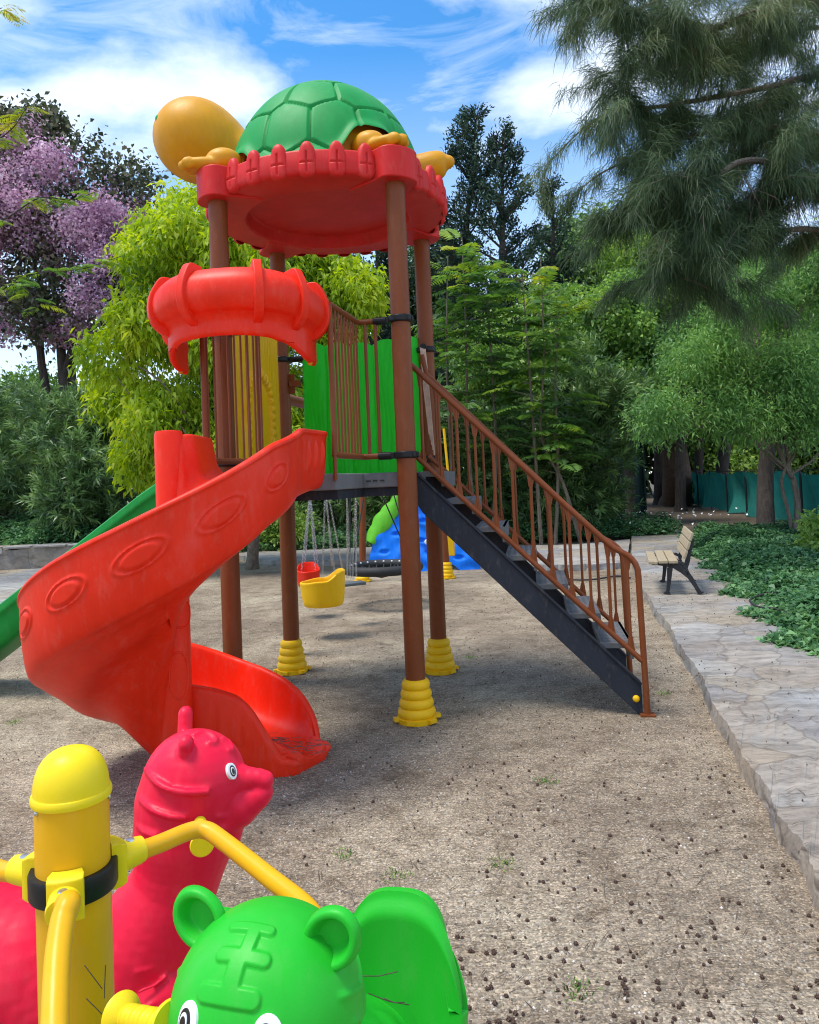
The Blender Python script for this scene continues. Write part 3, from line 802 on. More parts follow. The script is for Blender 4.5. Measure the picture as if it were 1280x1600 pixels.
# ---- green tiger
GH = P(419, 1565, 1.09); GR = .1285; fa = R(-106)
gf = Vector((math.cos(fa), math.sin(fa), 0)); gl = Vector((-math.sin(fa), math.cos(fa), 0))  # gl points to screen right
def rbar(x, y, cx, cy, hw, hh, rr):
    dx, dy = max(abs(x - cx) - hw + rr, 0), max(abs(y - cy) - hh + rr, 0)
    return math.hypot(dx, dy) - rr
def tigermark(x, y):
    d = min(rbar(x, y, -.02, .60, .35, .085, .08), rbar(x, y, .03, .95, .30, .07, .065), rbar(x, y, -.0, 1.25, .26, .055, .05),
            rbar(x, y, .0, .78, .09, .2, .05), rbar(x, y, .05, 1.08, .07, .18, .05))
    return d
def headpt(a, b):
    el = (b - .5) * math.pi; az = a * 2 * math.pi   # az measured from the face direction
    c = math.cos(el)
    d = gf * (math.cos(az) * c) + gl * (math.sin(az) * c) + Vector((0, 0, math.sin(el)))
    h = 0
    if math.cos(az) * c > -.45:
        # coordinates measured on the front of the dome
        x = math.asin(max(-1, min(1, math.sin(az) * c))); y = math.atan2(math.sin(el), max(math.cos(az) * c, -.9))
        h += .0042 * (1 - sstep(-.014, .022, tigermark(x, y - .02)))
    # cheek stripes
    for ez, e0 in ((1.75, .18), (1.85, -.12), (1.95, -.42)):
        da = abs(abs((az + math.pi) % (2 * math.pi) - math.pi) - ez)
        if da < .5: h += .004 * math.exp(-((el - e0 - .35 * (da)) / .045) ** 2) * (1 - sstep(.35, .5, da))
    sx = 1.0 + .05 * (1 - abs(math.sin(el))) * abs(math.sin(az))
    return GH + d * (GR * sx + h)
m = MB().grid(headpt, 420, 220, cu=True)
gh = m.build('tiger_head', M['animal_green'], car, world=True, auto=180)
for sgn in (-1, 1):
    lat = gl * sgn
    d = (lat * (.74 if sgn < 0 else .66) + Vector((0, 0, .66)) + gf * (-.10 if sgn < 0 else .0)).normalized()
    c = GH + d * (GR + .018)
    m = MB()
    nrm = (gf * .93 + lat * .20 + Vector((0, 0, .30))).normalized()
    up = d; sd = up.cross(nrm).normalized(); nrm = sd.cross(up)
    def ear(u, v, c=c, sd=sd, up=up, nrm=nrm):
        t = u; a = v * 2 * math.pi
        # t 0..1 front disc to rim, 1..2 back
        tt = t * 2
        if tt < 1:
            r_ = tt; h = .018 - .020 * (1 - sstep(.45, .74, r_)) - .012 * max(0, (r_ - .86) / .14) ** 2
        else:
            r_ = 2 - tt; h = -.024 * (1 - r_ ** 3) + .006
        R1 = .043
        return c + sd * math.cos(a) * R1 * r_ * .92 + up * math.sin(a) * R1 * r_ * 1.12 + nrm * h
    m.grid(lambda u, v: ear(u, v), 41, 48, cv=True)
    m.ball(c - up * .028 - nrm * .022, (.024, .024, .024), seg=20, rings=10)
    m.build('ear', M['animal_green'], gh, world=True, auto=180)
for sgn, el in ((-1, 17), (1, 17)):
    az = R(27) * sgn
    d = gf * math.cos(az) * math.cos(R(el)) + gl * math.sin(az) * math.cos(R(el)) + Vector((0, 0, math.sin(R(el))))
    c = GH + d * (GR + .002 + .02 * 0)
    eye(c, d, Vector((0, 0, 1)), .0195, .0245, gh, (-.003, -.001))
m = MB(); nose = GH + gf * .115 - Vector((0, 0, .035))
m.ball(nose, (.062, .062, .048), seg=24, rings=14); m.ball(nose + gf * .045 + Vector((0, 0, .018)), (.022, .022, .018), seg=16, rings=10)
m.ball(GH - Vector((0, 0, .12)) - gf * .01, (.105, .105, .12), seg=24, rings=14)
for k in range(6):
    t = k / 5; m.ball(GH - Vector((0, 0, .20 + .10 * t)) - gf * (.02 + .30 * t), (.12, .12, .12 - .02 * t), seg=24, rings=14)
m.build('tiger_body', M['animal_green'], gh, world=True, remesh=.008, smo=4)
grip(P(268, 1603, 1.06), P(188, 1588, 1.13), gh, .0165)
grip(GH + gl * .12 + Vector((0, 0, -.07)) + gf * .03, GH + gl * .21 + Vector((0, 0, -.08)) + gf * .03, gh, .0165)
# seat back
SB = P(624, 1560, 1.40); SB.z = 0
sba = R(-102); sf = Vector((math.cos(sba), math.sin(sba), 0)); sl_ = Vector((-math.sin(sba), math.cos(sba), 0))
def sback(a, b):
    u = 2 * a - 1
    ztop = .60 + .152 * max(0, 1 - abs(u) ** 3.2) ** .8
    z = .34 + (ztop - .34) * b
    w = .114 * (1 + .10 * math.sin(b * 2.6) - .02)
    roll = .020 * sstep(.90, 1, b)
    fwd = .05 * abs(u) ** 2.4 * (1 - .3 * b) + .05 * (1 - b) ** 2 - roll
    return SB + sl_ * (u * w) + sf * fwd + Vector((0, 0, z - roll * .2))
m = MB().grid(sback, 64, 54)
sb = m.build('seat_back', M['animal_green'], car, world=True, auto=180)
md = sb.modifiers.new('solid', 'SOLIDIFY'); md.thickness = .026; md.offset = 1
md = sb.modifiers.new('bevel', 'BEVEL'); md.width = .011; md.segments = 4; md.limit_method = 'ANGLE'; md.angle_limit = R(60)
m = MB()
for k in range(5):
    t = k / 4; q = SB * (1 - t) + Vector((GH.x, GH.y, 0)) * t
    m.ball(q + Vector((0, 0, .36)), (.13, .13, .12), seg=24, rings=14)
m.build('saddle', M['animal_green'], sb, world=True, remesh=.009, smo=4)
# pine needles that fell on the seat
m = MB()
for a, b in (((560, 1525), (622, 1518)), ((575, 1552), (640, 1570)), ((600, 1560), (632, 1566))):
    p0, p1 = P(*a, 1.345), P(*b, 1.375); m.tube([p0, (p0 + p1) / 2 + Vector((0, 0, -.004)), p1], .0009, 5)
for a, b in (((132, 1508), (160, 1545)), ((165, 1508), (163, 1560)), ((135, 1560), (165, 1590))):
    p0, p1 = P(*a, 1.262), P(*b, 1.262); m.tube([p0, (p0 + p1) / 2, p1], .0008, 5)
tag(m.build('fallen_needles', M['twig']), kind='stuff')
# ================================================================== BENCH
PATHZ = .095
bo = G(1043, 930, PATHZ); axv = Vector((.27, .963, 0)).normalized(); prp = Vector((axv.y, -axv.x, 0))
ba = math.atan2(prp.y, prp.x)
bench = thing('park_bench', 'small wooden slat bench with black iron legs standing on the stone path', 'bench', (bo.x, bo.y, PATHZ), ba)
def flatbar(pts, w, y, t=.03):
    m = MB(); n = len(pts)
    for k in range(n - 1):
        (x0_, z0_, w0), (x1_, z1_, w1) = pts[k], pts[k + 1]
        w0 *= 1.3; w1 *= 1.3
        d = Vector((x1_ - x0_, z1_ - z0_)).normalized(); nn = Vector((-d.y, d.x))
        q = [(x0_ + nn.x * w0, z0_ + nn.y * w0), (x0_ - nn.x * w0, z0_ - nn.y * w0), (x1_ - nn.x * w1, z1_ - nn.y * w1), (x1_ + nn.x * w1, z1_ + nn.y * w1)]
        m.add([(x, y - t / 2, z) for x, z in q] + [(x, y + t / 2, z) for x, z in q], [(0, 1, 2, 3), (7, 6, 5, 4), (0, 4, 5, 1), (1, 5, 6, 2), (2, 6, 7, 3), (3, 7, 4, 0)])
    return m
for y in (.06, 1.02):
    m = flatbar([(.0, .0, .035), (.01, .035, .014), (.03, .16, .017), (.045, .30, .024), (.06, .345, .02)], 0, y)
    n_ = flatbar([(-.15, .352, .012), (.0, .345, .02), (.08, .335, .026), (.17, .27, .022), (.25, .20, .022), (.31, .09, .017), (.345, .02, .018), (.36, .0, .036)], 0, y)
    m.add(n_.v, n_.f)
    n_ = flatbar([(.24, .22, .016), (.215, .29, .014), (.235, .37, .020), (.27, .50, .014), (.315, .62, .010)], 0, y); m.add(n_.v, n_.f)
    n_ = flatbar([(.10, .335, .012), (.16, .36, .012), (.215, .33, .014)], 0, y); m.add(n_.v, n_.f)
    m.build('iron_leg', M['iron'], bench, bevel=.004)
for k in range(3):
    x = -.145 + k * .108
    MB().box((x + .01, .54, .375 - (.008 if k == 0 else 0)), (.098, 1.16, .034), Matrix.Rotation(R(6 if k == 0 else 0), 3, 'Y')).build('seat_slat', M['slat'], bench, bevel=.006)
for k in range(3):
    z = .455 + k * .098; x = .215 + k * .035
    MB().box((x, .54, z), (.03, 1.16, .09), Matrix.Rotation(R(19), 3, 'Y')).build('back_slat', M['slat'], bench, bevel=.006)
# ================================================================== SWINGS
def chain(m, p0, p1, ln=.036, r_=.0032, w=.010):
    p0, p1 = Vector(p0), Vector(p1); d = p1 - p0; n = max(int(d.length / (ln * .74)), 1); dn = d.normalized()
    a = dn.orthogonal().normalized(); b = dn.cross(a)
    for i in range(n):
        c = p0 + d * ((i + .5) / n); s_ = a if i % 2 else b; nn = b if i % 2 else a
        pts = [c + dn * (ln / 2 * math.cos(k * math.pi / 4)) + s_ * (w * math.sin(k * math.pi / 4)) for k in range(8)]
        vs = []
        for k in range(8):
            o_ = (pts[k] - c).normalized()
            vs += [pts[k] + o_ * r_, pts[k] + nn * r_, pts[k] - o_ * r_, pts[k] - nn * r_]
        m.add(vs, [(k * 4 + j, k * 4 + (j + 1) % 4, ((k + 1) % 8) * 4 + (j + 1) % 4, ((k + 1) % 8) * 4 + j) for k in range(8) for j in range(4)])
    return m
BZ = 2.28
bA, bB = Vector((-1.09, 6.75, BZ)), Vector((-.12, 11.2, BZ))
bd = (bB - bA).normalized(); bp_ = Vector((-bd.y, bd.x, 0))
sf_ = thing('swing_frame', 'brown steel swing frame standing behind the tower, yellow feet on its far legs', 'swing frame', (bB.x, bB.y, 0))
MB().tube([bA, bB], .05, 20).build('beam', M['brown'], sf_, world=True)
for fx, fy in ((G(567, 909).x, G(567, 909).y), (G(699, 904).x, G(699, 904).y)):
    top = Vector((fx * .86 + bB.x * .14, fy * .86 + bB.y * .14, BZ))
    lg = MB().tube([Vector((fx, fy, .1)), top], .05, 20).build('leg', M['brown'], sf_, world=True)
    foot(fx - bB.x, fy - bB.y, sf_, lg, .05, .95)
MB().tube([(G(567, 909).x * .86 + bB.x * .14, bB.y, BZ), (G(699, 904).x * .86 + bB.x * .14, bB.y, BZ)], .045, 16).build('crossbar', M['brown'], sf_, world=True)
MB().tube([(bA.x, bA.y, 0), (bA.x, bA.y, BZ)], .05, 20).build('leg', M['brown'], sf_, world=True)
def onbeam(Y):
    t = (Y - bA.y) / (bB.y - bA.y); return bA + (bB - bA) * t
def bucket(name, label, c, mat, ang, sc=1.0):
    th = thing(name, label, 'swing', (c.x, c.y, c.z), ang)
    m = MB()
    def cup(a, b):
        az = a * 2 * math.pi; cx_, sy_ = math.cos(az), math.sin(az)
        rim = .10 + .085 * sstep(.1, .9, cx_) - .015 * sstep(.2, .9, -cx_)
        prof = [(0, -.13), (.10, -.13), (.145, -.115), (.165, -.05), (.175, rim - .015), (.188, rim), (.196, rim - .01), (.192, rim - .05), (.182, -.05), (.165, -.135), (.12, -.155), (0, -.155)]
        key = round(rim, 3)
        if key not in CC: CC[key] = crom(prof, 61)
        r_, z_ = CC[key][int(round(b * 60))]
        return (max(r_, 0) * cx_ * 1.12 * sc, max(r_, 0) * sy_ * .92 * sc, z_ * sc)
    m.grid(cup, 64, 61, cu=True)
    m.build('seat', mat, th, auto=60)
    return th
CC = {}
def swing_chains(th, c, att, top, zt, yj=None):
    for t_, ps in zip(top, att):
        m = MB()
        for p in ps: chain(m, t_, p)
        m.build('chain', M['steel'], th, world=True)
c = P(505, 922, 7.45)
y1 = bucket('bucket_swing', 'bright yellow toddler bucket swing hanging on steel chains', c, M['yellow'], R(8), 1.02)
tops = [P(508, 775, 7.32), P(544, 770, 7.66)]
swing_chains(y1, c, [[P(504, 903, 7.33), P(523, 892, 7.32)], [P(519, 884, 7.6), P(536, 893, 7.6)]], [P(508, 772, 7.32) + Vector((.0, 0, .7)) * .0, P(507, 740, 7.6)], 0)
c = P(482, 900, 8.6)
y2 = bucket('bucket_swing', 'small orange red bucket swing partly behind the rear tower post', c, M['red'], R(100), .75)
swing_chains(y2, c, [[P(471, 893, 8.6), P(493, 890, 8.6)], [P(476, 885, 8.8), P(497, 884, 8.8)]], [P(484, 774, 8.6), P(485, 774, 8.75)], 0)
c = P(552, 908, 8.05)
y3 = thing('flat_swing', 'flat grey rubber swing seat hanging on straight steel chains', 'swing', (c.x, c.y, c.z), math.atan2(bd.y, bd.x) - .9)
m = MB()
m.grid(lambda a, b: ((a - .5) * .40, (b - .5) * .16, -.02 * (1 - (2 * a - 1) ** 2)), 14, 6)
m.grid(lambda a, b: ((a - .5) * .40, (b - .5) * .16, -.02 * (1 - (2 * a - 1) ** 2) - .03), 14, 6)
m2 = MB().box((0, 0, -.025), (.24, .15, .035)).build('seat', M['seatgrey'], y3, bevel=.01)
swing_chains(y3, c, [[P(543, 903, 8.0), P(548, 903, 8.1)], [P(557, 902, 8.0), P(551, 903, 8.1)]], [P(542, 768, 8.0), P(556, 768, 8.1)], 0)
c = P(598, 887, 9.2)
y4 = thing('basket_swing', 'large round black basket swing with a woven net', 'swing', (c.x, c.y, c.z), 0)
ringp = [(math.cos(a) * .44, math.sin(a) * .44, 0) for a in [2 * math.pi * k / 48 for k in range(49)]]
MB().tube(ringp, .055, 14, cap=False).build('rim', M['rubber'], y4)
m = MB()
for k in range(-4, 5):
    h = math.sqrt(.40 ** 2 - (k * .09) ** 2)
    for q in (0, 1):
        pts = [((k * .09, t * h, -.07 * (1 - t * t)) if q else (t * h, k * .09, -.07 * (1 - t * t))) for t in (-1, -.5, 0, .5, 1)]
        m.tube(pts, .009, 6)
m.build('net', M['rubber'], y4)
for k in range(24):
    a = 2 * math.pi * k / 24; MB().ball((math.cos(a) * .40, math.sin(a) * .40, .035), .013, seg=8, rings=5).build('net_knot', M['white'], y4)
for sx in (-1, 1):
    q = onbeam(9.2 + .55 * sx) ; ql = Vector((q.x - c.x, q.y - c.y, BZ - c.z))
    m = MB()
    for sy in (-1, 1): m.tube([(sy * .38, sx * .22, 0), ql * .95], .008, 6)
    m.build('rope', M['rubber'], y4)
# ================================================================== BLUE CLIMBER
cb = G(660, 893)
cl = thing('climbing_wall', 'sloping bright blue moulded climbing wall with a lime green leaf edge', 'climbing wall', (cb.x, cb.y, 0), 0)
kB = cb.y / F_PX
ol = [(-.93, 0), (-.88, .22), (-.80, .50), (-.66, .78), (-.48, 1.00), (-.30, 1.10), (-.05, 1.17), (.10, 1.12), (.30, .93), (.52, .72), (.72, .45), (.90, .20), (.96, .02)]
xs_, zs_ = [p[0] for p in ol], [p[1] for p in ol]
holes = [(-.10, .92), (.06, .82), (-.40, .62), (.02, .50), (.14, .30), (-.62, .34), (.42, .45), (.62, .20), (.34, .12)]
def cw(a, b, s_=1):
    x = -.93 + 1.89 * a; zt = interp(x, xs_, zs_); zl = .10 * max(0, 1 - ((x - .45) / .16) ** 2)
    z = zl + (zt - zl) * b
    y = .30 * z + .05 * math.sin(x * 5 + z * 3) + .030 * math.sin(z * 21 + 2.2 * math.sin(x * 6)) * math.cos(x * 3) + .02 * math.sin(x * 17 + z * 7)
    for hx, hz in holes:
        y += .07 * math.exp(-(((x - hx) / .075) ** 2 + ((z - hz) / .035) ** 2) ** 1.5)
    return (x, y + (0 if s_ > 0 else .09), z)
m = MB().grid(lambda a, b: cw(a, b), 110, 70).grid(lambda a, b: cw(a, b, -1), 110, 70)
for b in (0, 1): m.grid(lambda a, c_: tuple(np.array(cw(a, b)) * (1 - c_) + np.array(cw(a, b, -1)) * c_), 110, 2)
for a in (0, 1): m.grid(lambda b, c_: tuple(np.array(cw(a, b)) * (1 - c_) + np.array(cw(a, b, -1)) * c_), 70, 2)
cwo = m.build('panel', M['blue'], cl, auto=50)
for hx, hz in holes[:4]:
    if hx > -.05 or hx < -.5: MB().lathe([(0, .03), (.03, .028), (.045, .01), (.045, 0)], 14, Matrix.Translation((hx + .08, .30 * hz - .01, hz - .03)) @ Matrix.Rotation(R(90), 4, 'X')).build('hold', M['white'], cwo)
m = MB()
def leaf_(a, b):
    t = a; c0 = crom([(-.84, .50), (-.62, .84), (-.42, 1.12), (-.34, 1.40)], 41)[int(round(t * 40))]
    w = .13 * math.sin(math.pi * min(1, .18 + t * .9)) + .02 * abs(math.sin(t * 14))
    return (float(c0[0]) + (b - .5) * 2 * w, .30 * float(c0[1]) - .09 + .06 * (2 * b - 1) ** 2, float(c0[1]) - (b - .5) * w)
m.grid(leaf_, 41, 9)
lf = m.build('leaf_edge', M['lime'], cl); md = lf.modifiers.new('solid', 'SOLIDIFY'); md.thickness = .05
MB().box((-.1, .75, .5), (1.2, .08, 1.0), Matrix.Rotation(R(-20), 3, 'X')).build('rear_panel', M['blue'], cl, bevel=.03)
q = P(699, 748, 11.9)
ypn = thing('play_structure', 'small yellow and purple play panel glimpsed behind the stair rails', 'play panel', (q.x, q.y, 0))
MB().box((q.x, q.y, .95), (.14, .07, 1.3)).build('panel', M['yellow'], ypn, world=True, bevel=.02)
MB().tube([(q.x + .02, q.y, 1.55), (q.x - .02, q.y, 2.3)], .02, 10).build('pole', M['yellow'], ypn, world=True)
q2 = P(657, 688, 12.2)
MB().box((q2.x + .10, q2.y, q2.z), (.42, .06, .4)).build('purple_panel', M['purple'], ypn, world=True, bevel=.02)
# ================================================================== GROUND, PATH, WALLS
def groundmat():
    m, nt, o = nmat('gravel_ground'); L = nt.links.new
    b = nd(nt, 'ShaderNodeBsdfPrincipled', Roughness=.92); b.inputs['Specular IOR Level'].default_value = .2
    tc = nd(nt, 'ShaderNodeTexCoord'); co = tc.outputs['Object']
    big = nd(nt, 'ShaderNodeTexNoise', Scale=.55, Detail=6.0, Roughness=.6); L(co, big.inputs['Vector'])
    med = nd(nt, 'ShaderNodeTexNoise', Scale=5.0, Detail=9.0, Roughness=.72); L(co, med.inputs['Vector'])
    fin = nd(nt, 'ShaderNodeTexVoronoi', Scale=150.0); L(co, fin.inputs['Vector'])
    fi2 = nd(nt, 'ShaderNodeTexVoronoi', Scale=75.0); L(co, fi2.inputs['Vector'])
    mp = nd(nt, 'ShaderNodeMapping'); mp.inputs['Scale'].default_value = (1.2, 9, 1); mp.inputs['Rotation'].default_value = (0, 0, R(14)); L(co, mp.inputs[0])
    stk = nd(nt, 'ShaderNodeTexNoise', Scale=9.0, Detail=8.0, Roughness=.8, Distortion=1.2); L(mp.outputs[0], stk.inputs['Vector'])
    c1 = ramp(nt, big.outputs[0], [(.34, (.225, .175, .128)), (.5, (.345, .28, .205)), (.64, (.47, .40, .295))])
    c2 = ramp(nt, med.outputs[0], [(.34, (.52, .48, .44)), (.5, g3(.92)), (.7, g3(1.12))])
    mu = nd(nt, 'ShaderNodeMix', data_type='RGBA', blend_type='MULTIPLY'); mu.inputs['Factor'].default_value = .85; L(c1.outputs[0], mu.inputs['A']); L(c2.outputs[0], mu.inputs['B'])
    sp = nd(nt, 'ShaderNodeSeparateColor'); L(fin.outputs['Color'], sp.inputs[0])
    c3 = ramp(nt, sp.outputs[0], [(0, g3(.42)), (.5, g3(.88)), (.82, g3(1.2)), (1, (1.9, 1.85, 1.75))])
    mu2 = nd(nt, 'ShaderNodeMix', data_type='RGBA', blend_type='MULTIPLY'); mu2.inputs['Factor'].default_value = .8; L(mu.outputs['Result'], mu2.inputs['A']); L(c3.outputs[0], mu2.inputs['B'])
    c4 = ramp(nt, stk.outputs[0], [(.40, (.36, .30, .25)), (.52, g3(1))])
    mu3 = nd(nt, 'ShaderNodeMix', data_type='RGBA', blend_type='MULTIPLY'); mu3.inputs['Factor'].default_value = .6; L(mu2.outputs['Result'], mu3.inputs['A']); L(c4.outputs[0], mu3.inputs['B'])
    L(mu3.outputs['Result'], b.inputs['Base Color'])
    ad = nd(nt, 'ShaderNodeMath', operation='MULTIPLY_ADD'); L(fin.outputs['Distance'], ad.inputs[0]); ad.inputs[1].default_value = -.6; L(fi2.outputs['Distance'], ad.inputs[2])
    bp = nd(nt, 'ShaderNodeBump', Strength=.45, Distance=.007); L(ad.outputs[0], bp.inputs['Height'])
    bp2 = nd(nt, 'ShaderNodeBump', Strength=.6, Distance=.04); L(med.outputs[0], bp2.inputs['Height']); L(bp.outputs[0], bp2.inputs['Normal'])
    L(bp2.outputs[0], b.inputs['Normal']); L(b.outputs[0], o.inputs[0]); return m
def soilmat():
    m, nt, o = nmat('leaf_litter_soil'); L = nt.links.new
    b = nd(nt, 'ShaderNodeBsdfPrincipled', Roughness=.95); tc = nd(nt, 'ShaderNodeTexCoord'); co = tc.outputs['Object']
    n = nd(nt, 'ShaderNodeTexNoise', Scale=3.0, Detail=10.0, Roughness=.8); L(co, n.inputs['Vector'])
    r = ramp(nt, n.outputs[0], [(.3, (.035, .026, .018)), (.55, (.11, .08, .055)), (.75, (.20, .16, .11))]); L(r.outputs[0], b.inputs['Base Color'])
    bp = nd(nt, 'ShaderNodeBump', Strength=.8, Distance=.05); L(n.outputs[0], bp.inputs['Height']); L(bp.outputs[0], b.inputs['Normal'])
    L(b.outputs[0], o.inputs[0]); return m
def flagmat(scale=2.2, dark=1.0, name='flagstone', brown=.5):
    m, nt, o = nmat(name); L = nt.links.new
    b = nd(nt, 'ShaderNodeBsdfPrincipled', Roughness=.85); tc = nd(nt, 'ShaderNodeTexCoord'); co = tc.outputs['Object']
    wn = nd(nt, 'ShaderNodeTexNoise', Scale=2.5, Detail=4.0); L(co, wn.inputs['Vector'])
    wm = nd(nt, 'ShaderNodeMix', data_type='RGBA', blend_type='ADD'); wm.inputs['Factor'].default_value = .22; L(co, wm.inputs['A']); L(wn.outputs['Color'], wm.inputs['B'])
    v1 = nd(nt, 'ShaderNodeTexVoronoi', Scale=scale, Randomness=1.0, feature='DISTANCE_TO_EDGE'); L(wm.outputs['Result'], v1.inputs['Vector'])
    v2 = nd(nt, 'ShaderNodeTexVoronoi', Scale=scale, Randomness=1.0); L(wm.outputs['Result'], v2.inputs['Vector'])
    sp = nd(nt, 'ShaderNodeSeparateColor'); L(v2.outputs['Color'], sp.inputs[0])
    k = dark
    k *= .78; cs = ramp(nt, sp.outputs[0], [(0, (.30 * k, .30 * k, .31 * k)), (.35, (.38 * k, .37 * k, .35 * k)), (.6, (.40 * k, .35 * k, .28 * k)), (.8, (.45 * k, .44 * k, .42 * k)), (1, (.33 * k, .28 * k, .23 * k))])
    mq = nd(nt, 'ShaderNodeMapping'); mq.inputs['Scale'].default_value = (.55, 1.6, 1); mq.inputs['Rotation'].default_value = (0, 0, R(12)); L(co, mq.inputs[0])
    n = nd(nt, 'ShaderNodeTexNoise', Scale=6.0, Detail=13.0, Roughness=.78, Distortion=.6); L(mq.outputs[0], n.inputs['Vector'])
    n2 = nd(nt, 'ShaderNodeTexNoise', Scale=.9, Detail=5.0, Roughness=.6); L(co, n2.inputs['Vector'])
    cn = ramp(nt, n.outputs[0], [(.34, g3(.38)), (.5, g3(.92)), (.66, g3(1.35))])
    mu = nd(nt, 'ShaderNodeMix', data_type='RGBA', blend_type='MULTIPLY'); mu.inputs['Factor'].default_value = .9; L(cs.outputs[0], mu.inputs['A']); L(cn.outputs[0], mu.inputs['B'])
    bw = ramp(nt, n2.outputs[0], [(.42, g3(0)), (.62, g3(brown))])
    mb = nd(nt, 'ShaderNodeMix', data_type='RGBA'); L(bw.outputs[0], mb.inputs['Factor']); L(mu.outputs['Result'], mb.inputs['A'])
    mb2 = nd(nt, 'ShaderNodeMix', data_type='RGBA', blend_type='MULTIPLY'); mb2.inputs['Factor'].default_value = .8; mb2.inputs['A'].default_value = (.30, .225, .155, 1); L(cn.outputs[0], mb2.inputs['B']); L(mb2.outputs['Result'], mb.inputs['B'])
    ed = ramp(nt, v1.outputs['Distance'], [(.0, g3(.55)), (.010, g3(.35)), (.02, g3(0))])
    me_ = nd(nt, 'ShaderNodeMix', data_type='RGBA'); L(ed.outputs[0], me_.inputs['Factor']); L(mb.outputs['Result'], me_.inputs['A']); me_.inputs['B'].default_value = (.13, .105, .08, 1)
    L(me_.outputs['Result'], b.inputs['Base Color'])
    e2 = ramp(nt, v1.outputs['Distance'], [(0, g3(0)), (.03, g3(.5))])
    ad = nd(nt, 'ShaderNodeMath', operation='MULTIPLY_ADD'); L(n.outputs[0], ad.inputs[0]); ad.inputs[1].default_value = .6; L(e2.outputs[0], ad.inputs[2])
    bp = nd(nt, 'ShaderNodeBump', Strength=.6, Distance=.016); L(ad.outputs[0], bp.inputs['Height']); L(bp.outputs[0], b.inputs['Normal'])
    L(b.outputs[0], o.inputs[0]); return m
GM = groundmat(); SM = soilmat(); FM = flagmat()
m = MB().grid(lambda a, b: ((a - .5) * 240, -20 + b * 240, 0), 40, 40)
tag(m.build('ground', GM, merge=False), kind='structure')
# path on the right: a raised slab with an uneven edge
le = [G(1420, 1660, PATHZ), G(1350, 1500, PATHZ), G(1283, 1372, PATHZ), G(1232, 1290, PATHZ), G(1181, 1208, PATHZ), G(1138, 1138, PATHZ), G(1096, 1060, PATHZ), G(1050, 985, PATHZ), G(1022, 945, PATHZ), G(1003, 915, PATHZ), G(990, 880, PATHZ), G(984, 852, PATHZ)]
re_ = [G(1500, 1085, PATHZ), G(1380, 1050, PATHZ), G(1290, 1020, PATHZ), G(1232, 992, PATHZ), G(1190, 950, PATHZ), G(1150, 918, PATHZ), G(1122, 893, PATHZ), G(1098, 868, PATHZ), G(1085, 852, PATHZ), G(1075, 842, PATHZ), G(1068, 836, PATHZ), G(1060, 829, PATHZ)]
far = G(985, 828, PATHZ); le[-1] = Vector((far.x, far.y, PATHZ))
lc = crom([v[:2] for v in le], 260); rc = crom([v[:2] for v in re_], 260)
def pth(a, b):
    i = int(round(a * 259)); l_, r_ = lc[i], rc[i]
    w = .004 * math.sin(i * .9) + .003 * math.sin(i * 2.3 + 1) + .012 * math.sin(i * .23)
    if b < .06:      # riser
        t = b / .06; return (l_[0] + w - .012 * (1 - t) + .008 * math.sin(i * 1.7 + t * 9), l_[1], PATHZ * t - .01 * (1 - t))
    t = (b - .06) / .94
    return (l_[0] + w + (r_[0] + .1 - l_[0] - w) * t, l_[1] + (r_[1] - l_[1]) * t, PATHZ + .004 * math.sin(i * .7 + t * 20) * math.sin(t * 13 + i * .13))
m = MB().grid(pth, 260, 50)
tag(m.build('path', FM, auto=40), kind='structure')
# back path and left paving
def strip(name, A, B, z, mat, n=120, wob=.03):
    a_ = crom([v[:2] for v in A], n); b_ = crom([v[:2] for v in B], n)
    def f(a, b):
        i = int(round(a * (n - 1))); w = wob * math.sin(i * 1.1) + wob * .6 * math.sin(i * 2.7)
        if b < .08: return (a_[i][0], a_[i][1] + w, z * b / .08 - .01 * (1 - b / .08))
        t = (b - .08) / .92; return (a_[i][0] + (b_[i][0] - a_[i][0]) * t, a_[i][1] + w + (b_[i][1] - a_[i][1] - w) * t, z)
    m = MB().grid(f, n, 14); return tag(m.build(name, mat, auto=40), kind='structure')
strip('back_path', [G(980, 888), G(900, 892), G(800, 890), G(700, 886), G(600, 884), G(500, 884), G(430, 884), G(380, 876), G(330, 868)], [G(985, 850), G(900, 858), G(800, 860), G(700, 858), G(600, 858), G(500, 858), G(430, 858), G(380, 848), G(330, 840)], .10, flagmat(1.8, 1.1, 'pale_flagstone', .35))
strip('paving', [G(-260, 985), G(-60, 972), G(0, 966), G(60, 945), G(140, 915), G(240, 895), G(330, 880), G(380, 872)], [G(-260, 912), G(-60, 905), G(0, 902), G(60, 893), G(140, 885), G(240, 878), G(330, 850), G(380, 850)], .06, flagmat(1.6, 1.15, 'grey_paving', .25))
# soil beds
def sheet(name, pts, z, mat):
    m = MB().add([(p[0], p[1], z) for p in pts], [tuple(range(len(pts)))]); return tag(m.build(name, mat), kind='structure')
sheet('soil_bed', [(rc[0][0] + .05, rc[0][1])] + [(p[0] + .05, p[1]) for p in rc[::20]] + [(rc[-1][0], rc[-1][1]), (6, 21), (30, 21), (30, 1)], .03, SM)
sheet('soil_bank', [(-40, 16.6), (-4.5, 16.5), (-4.2, 17.4), (5.6, 17.5), (5.9, 21), (60, 21), (60, 90), (-60, 90)], .012, SM)
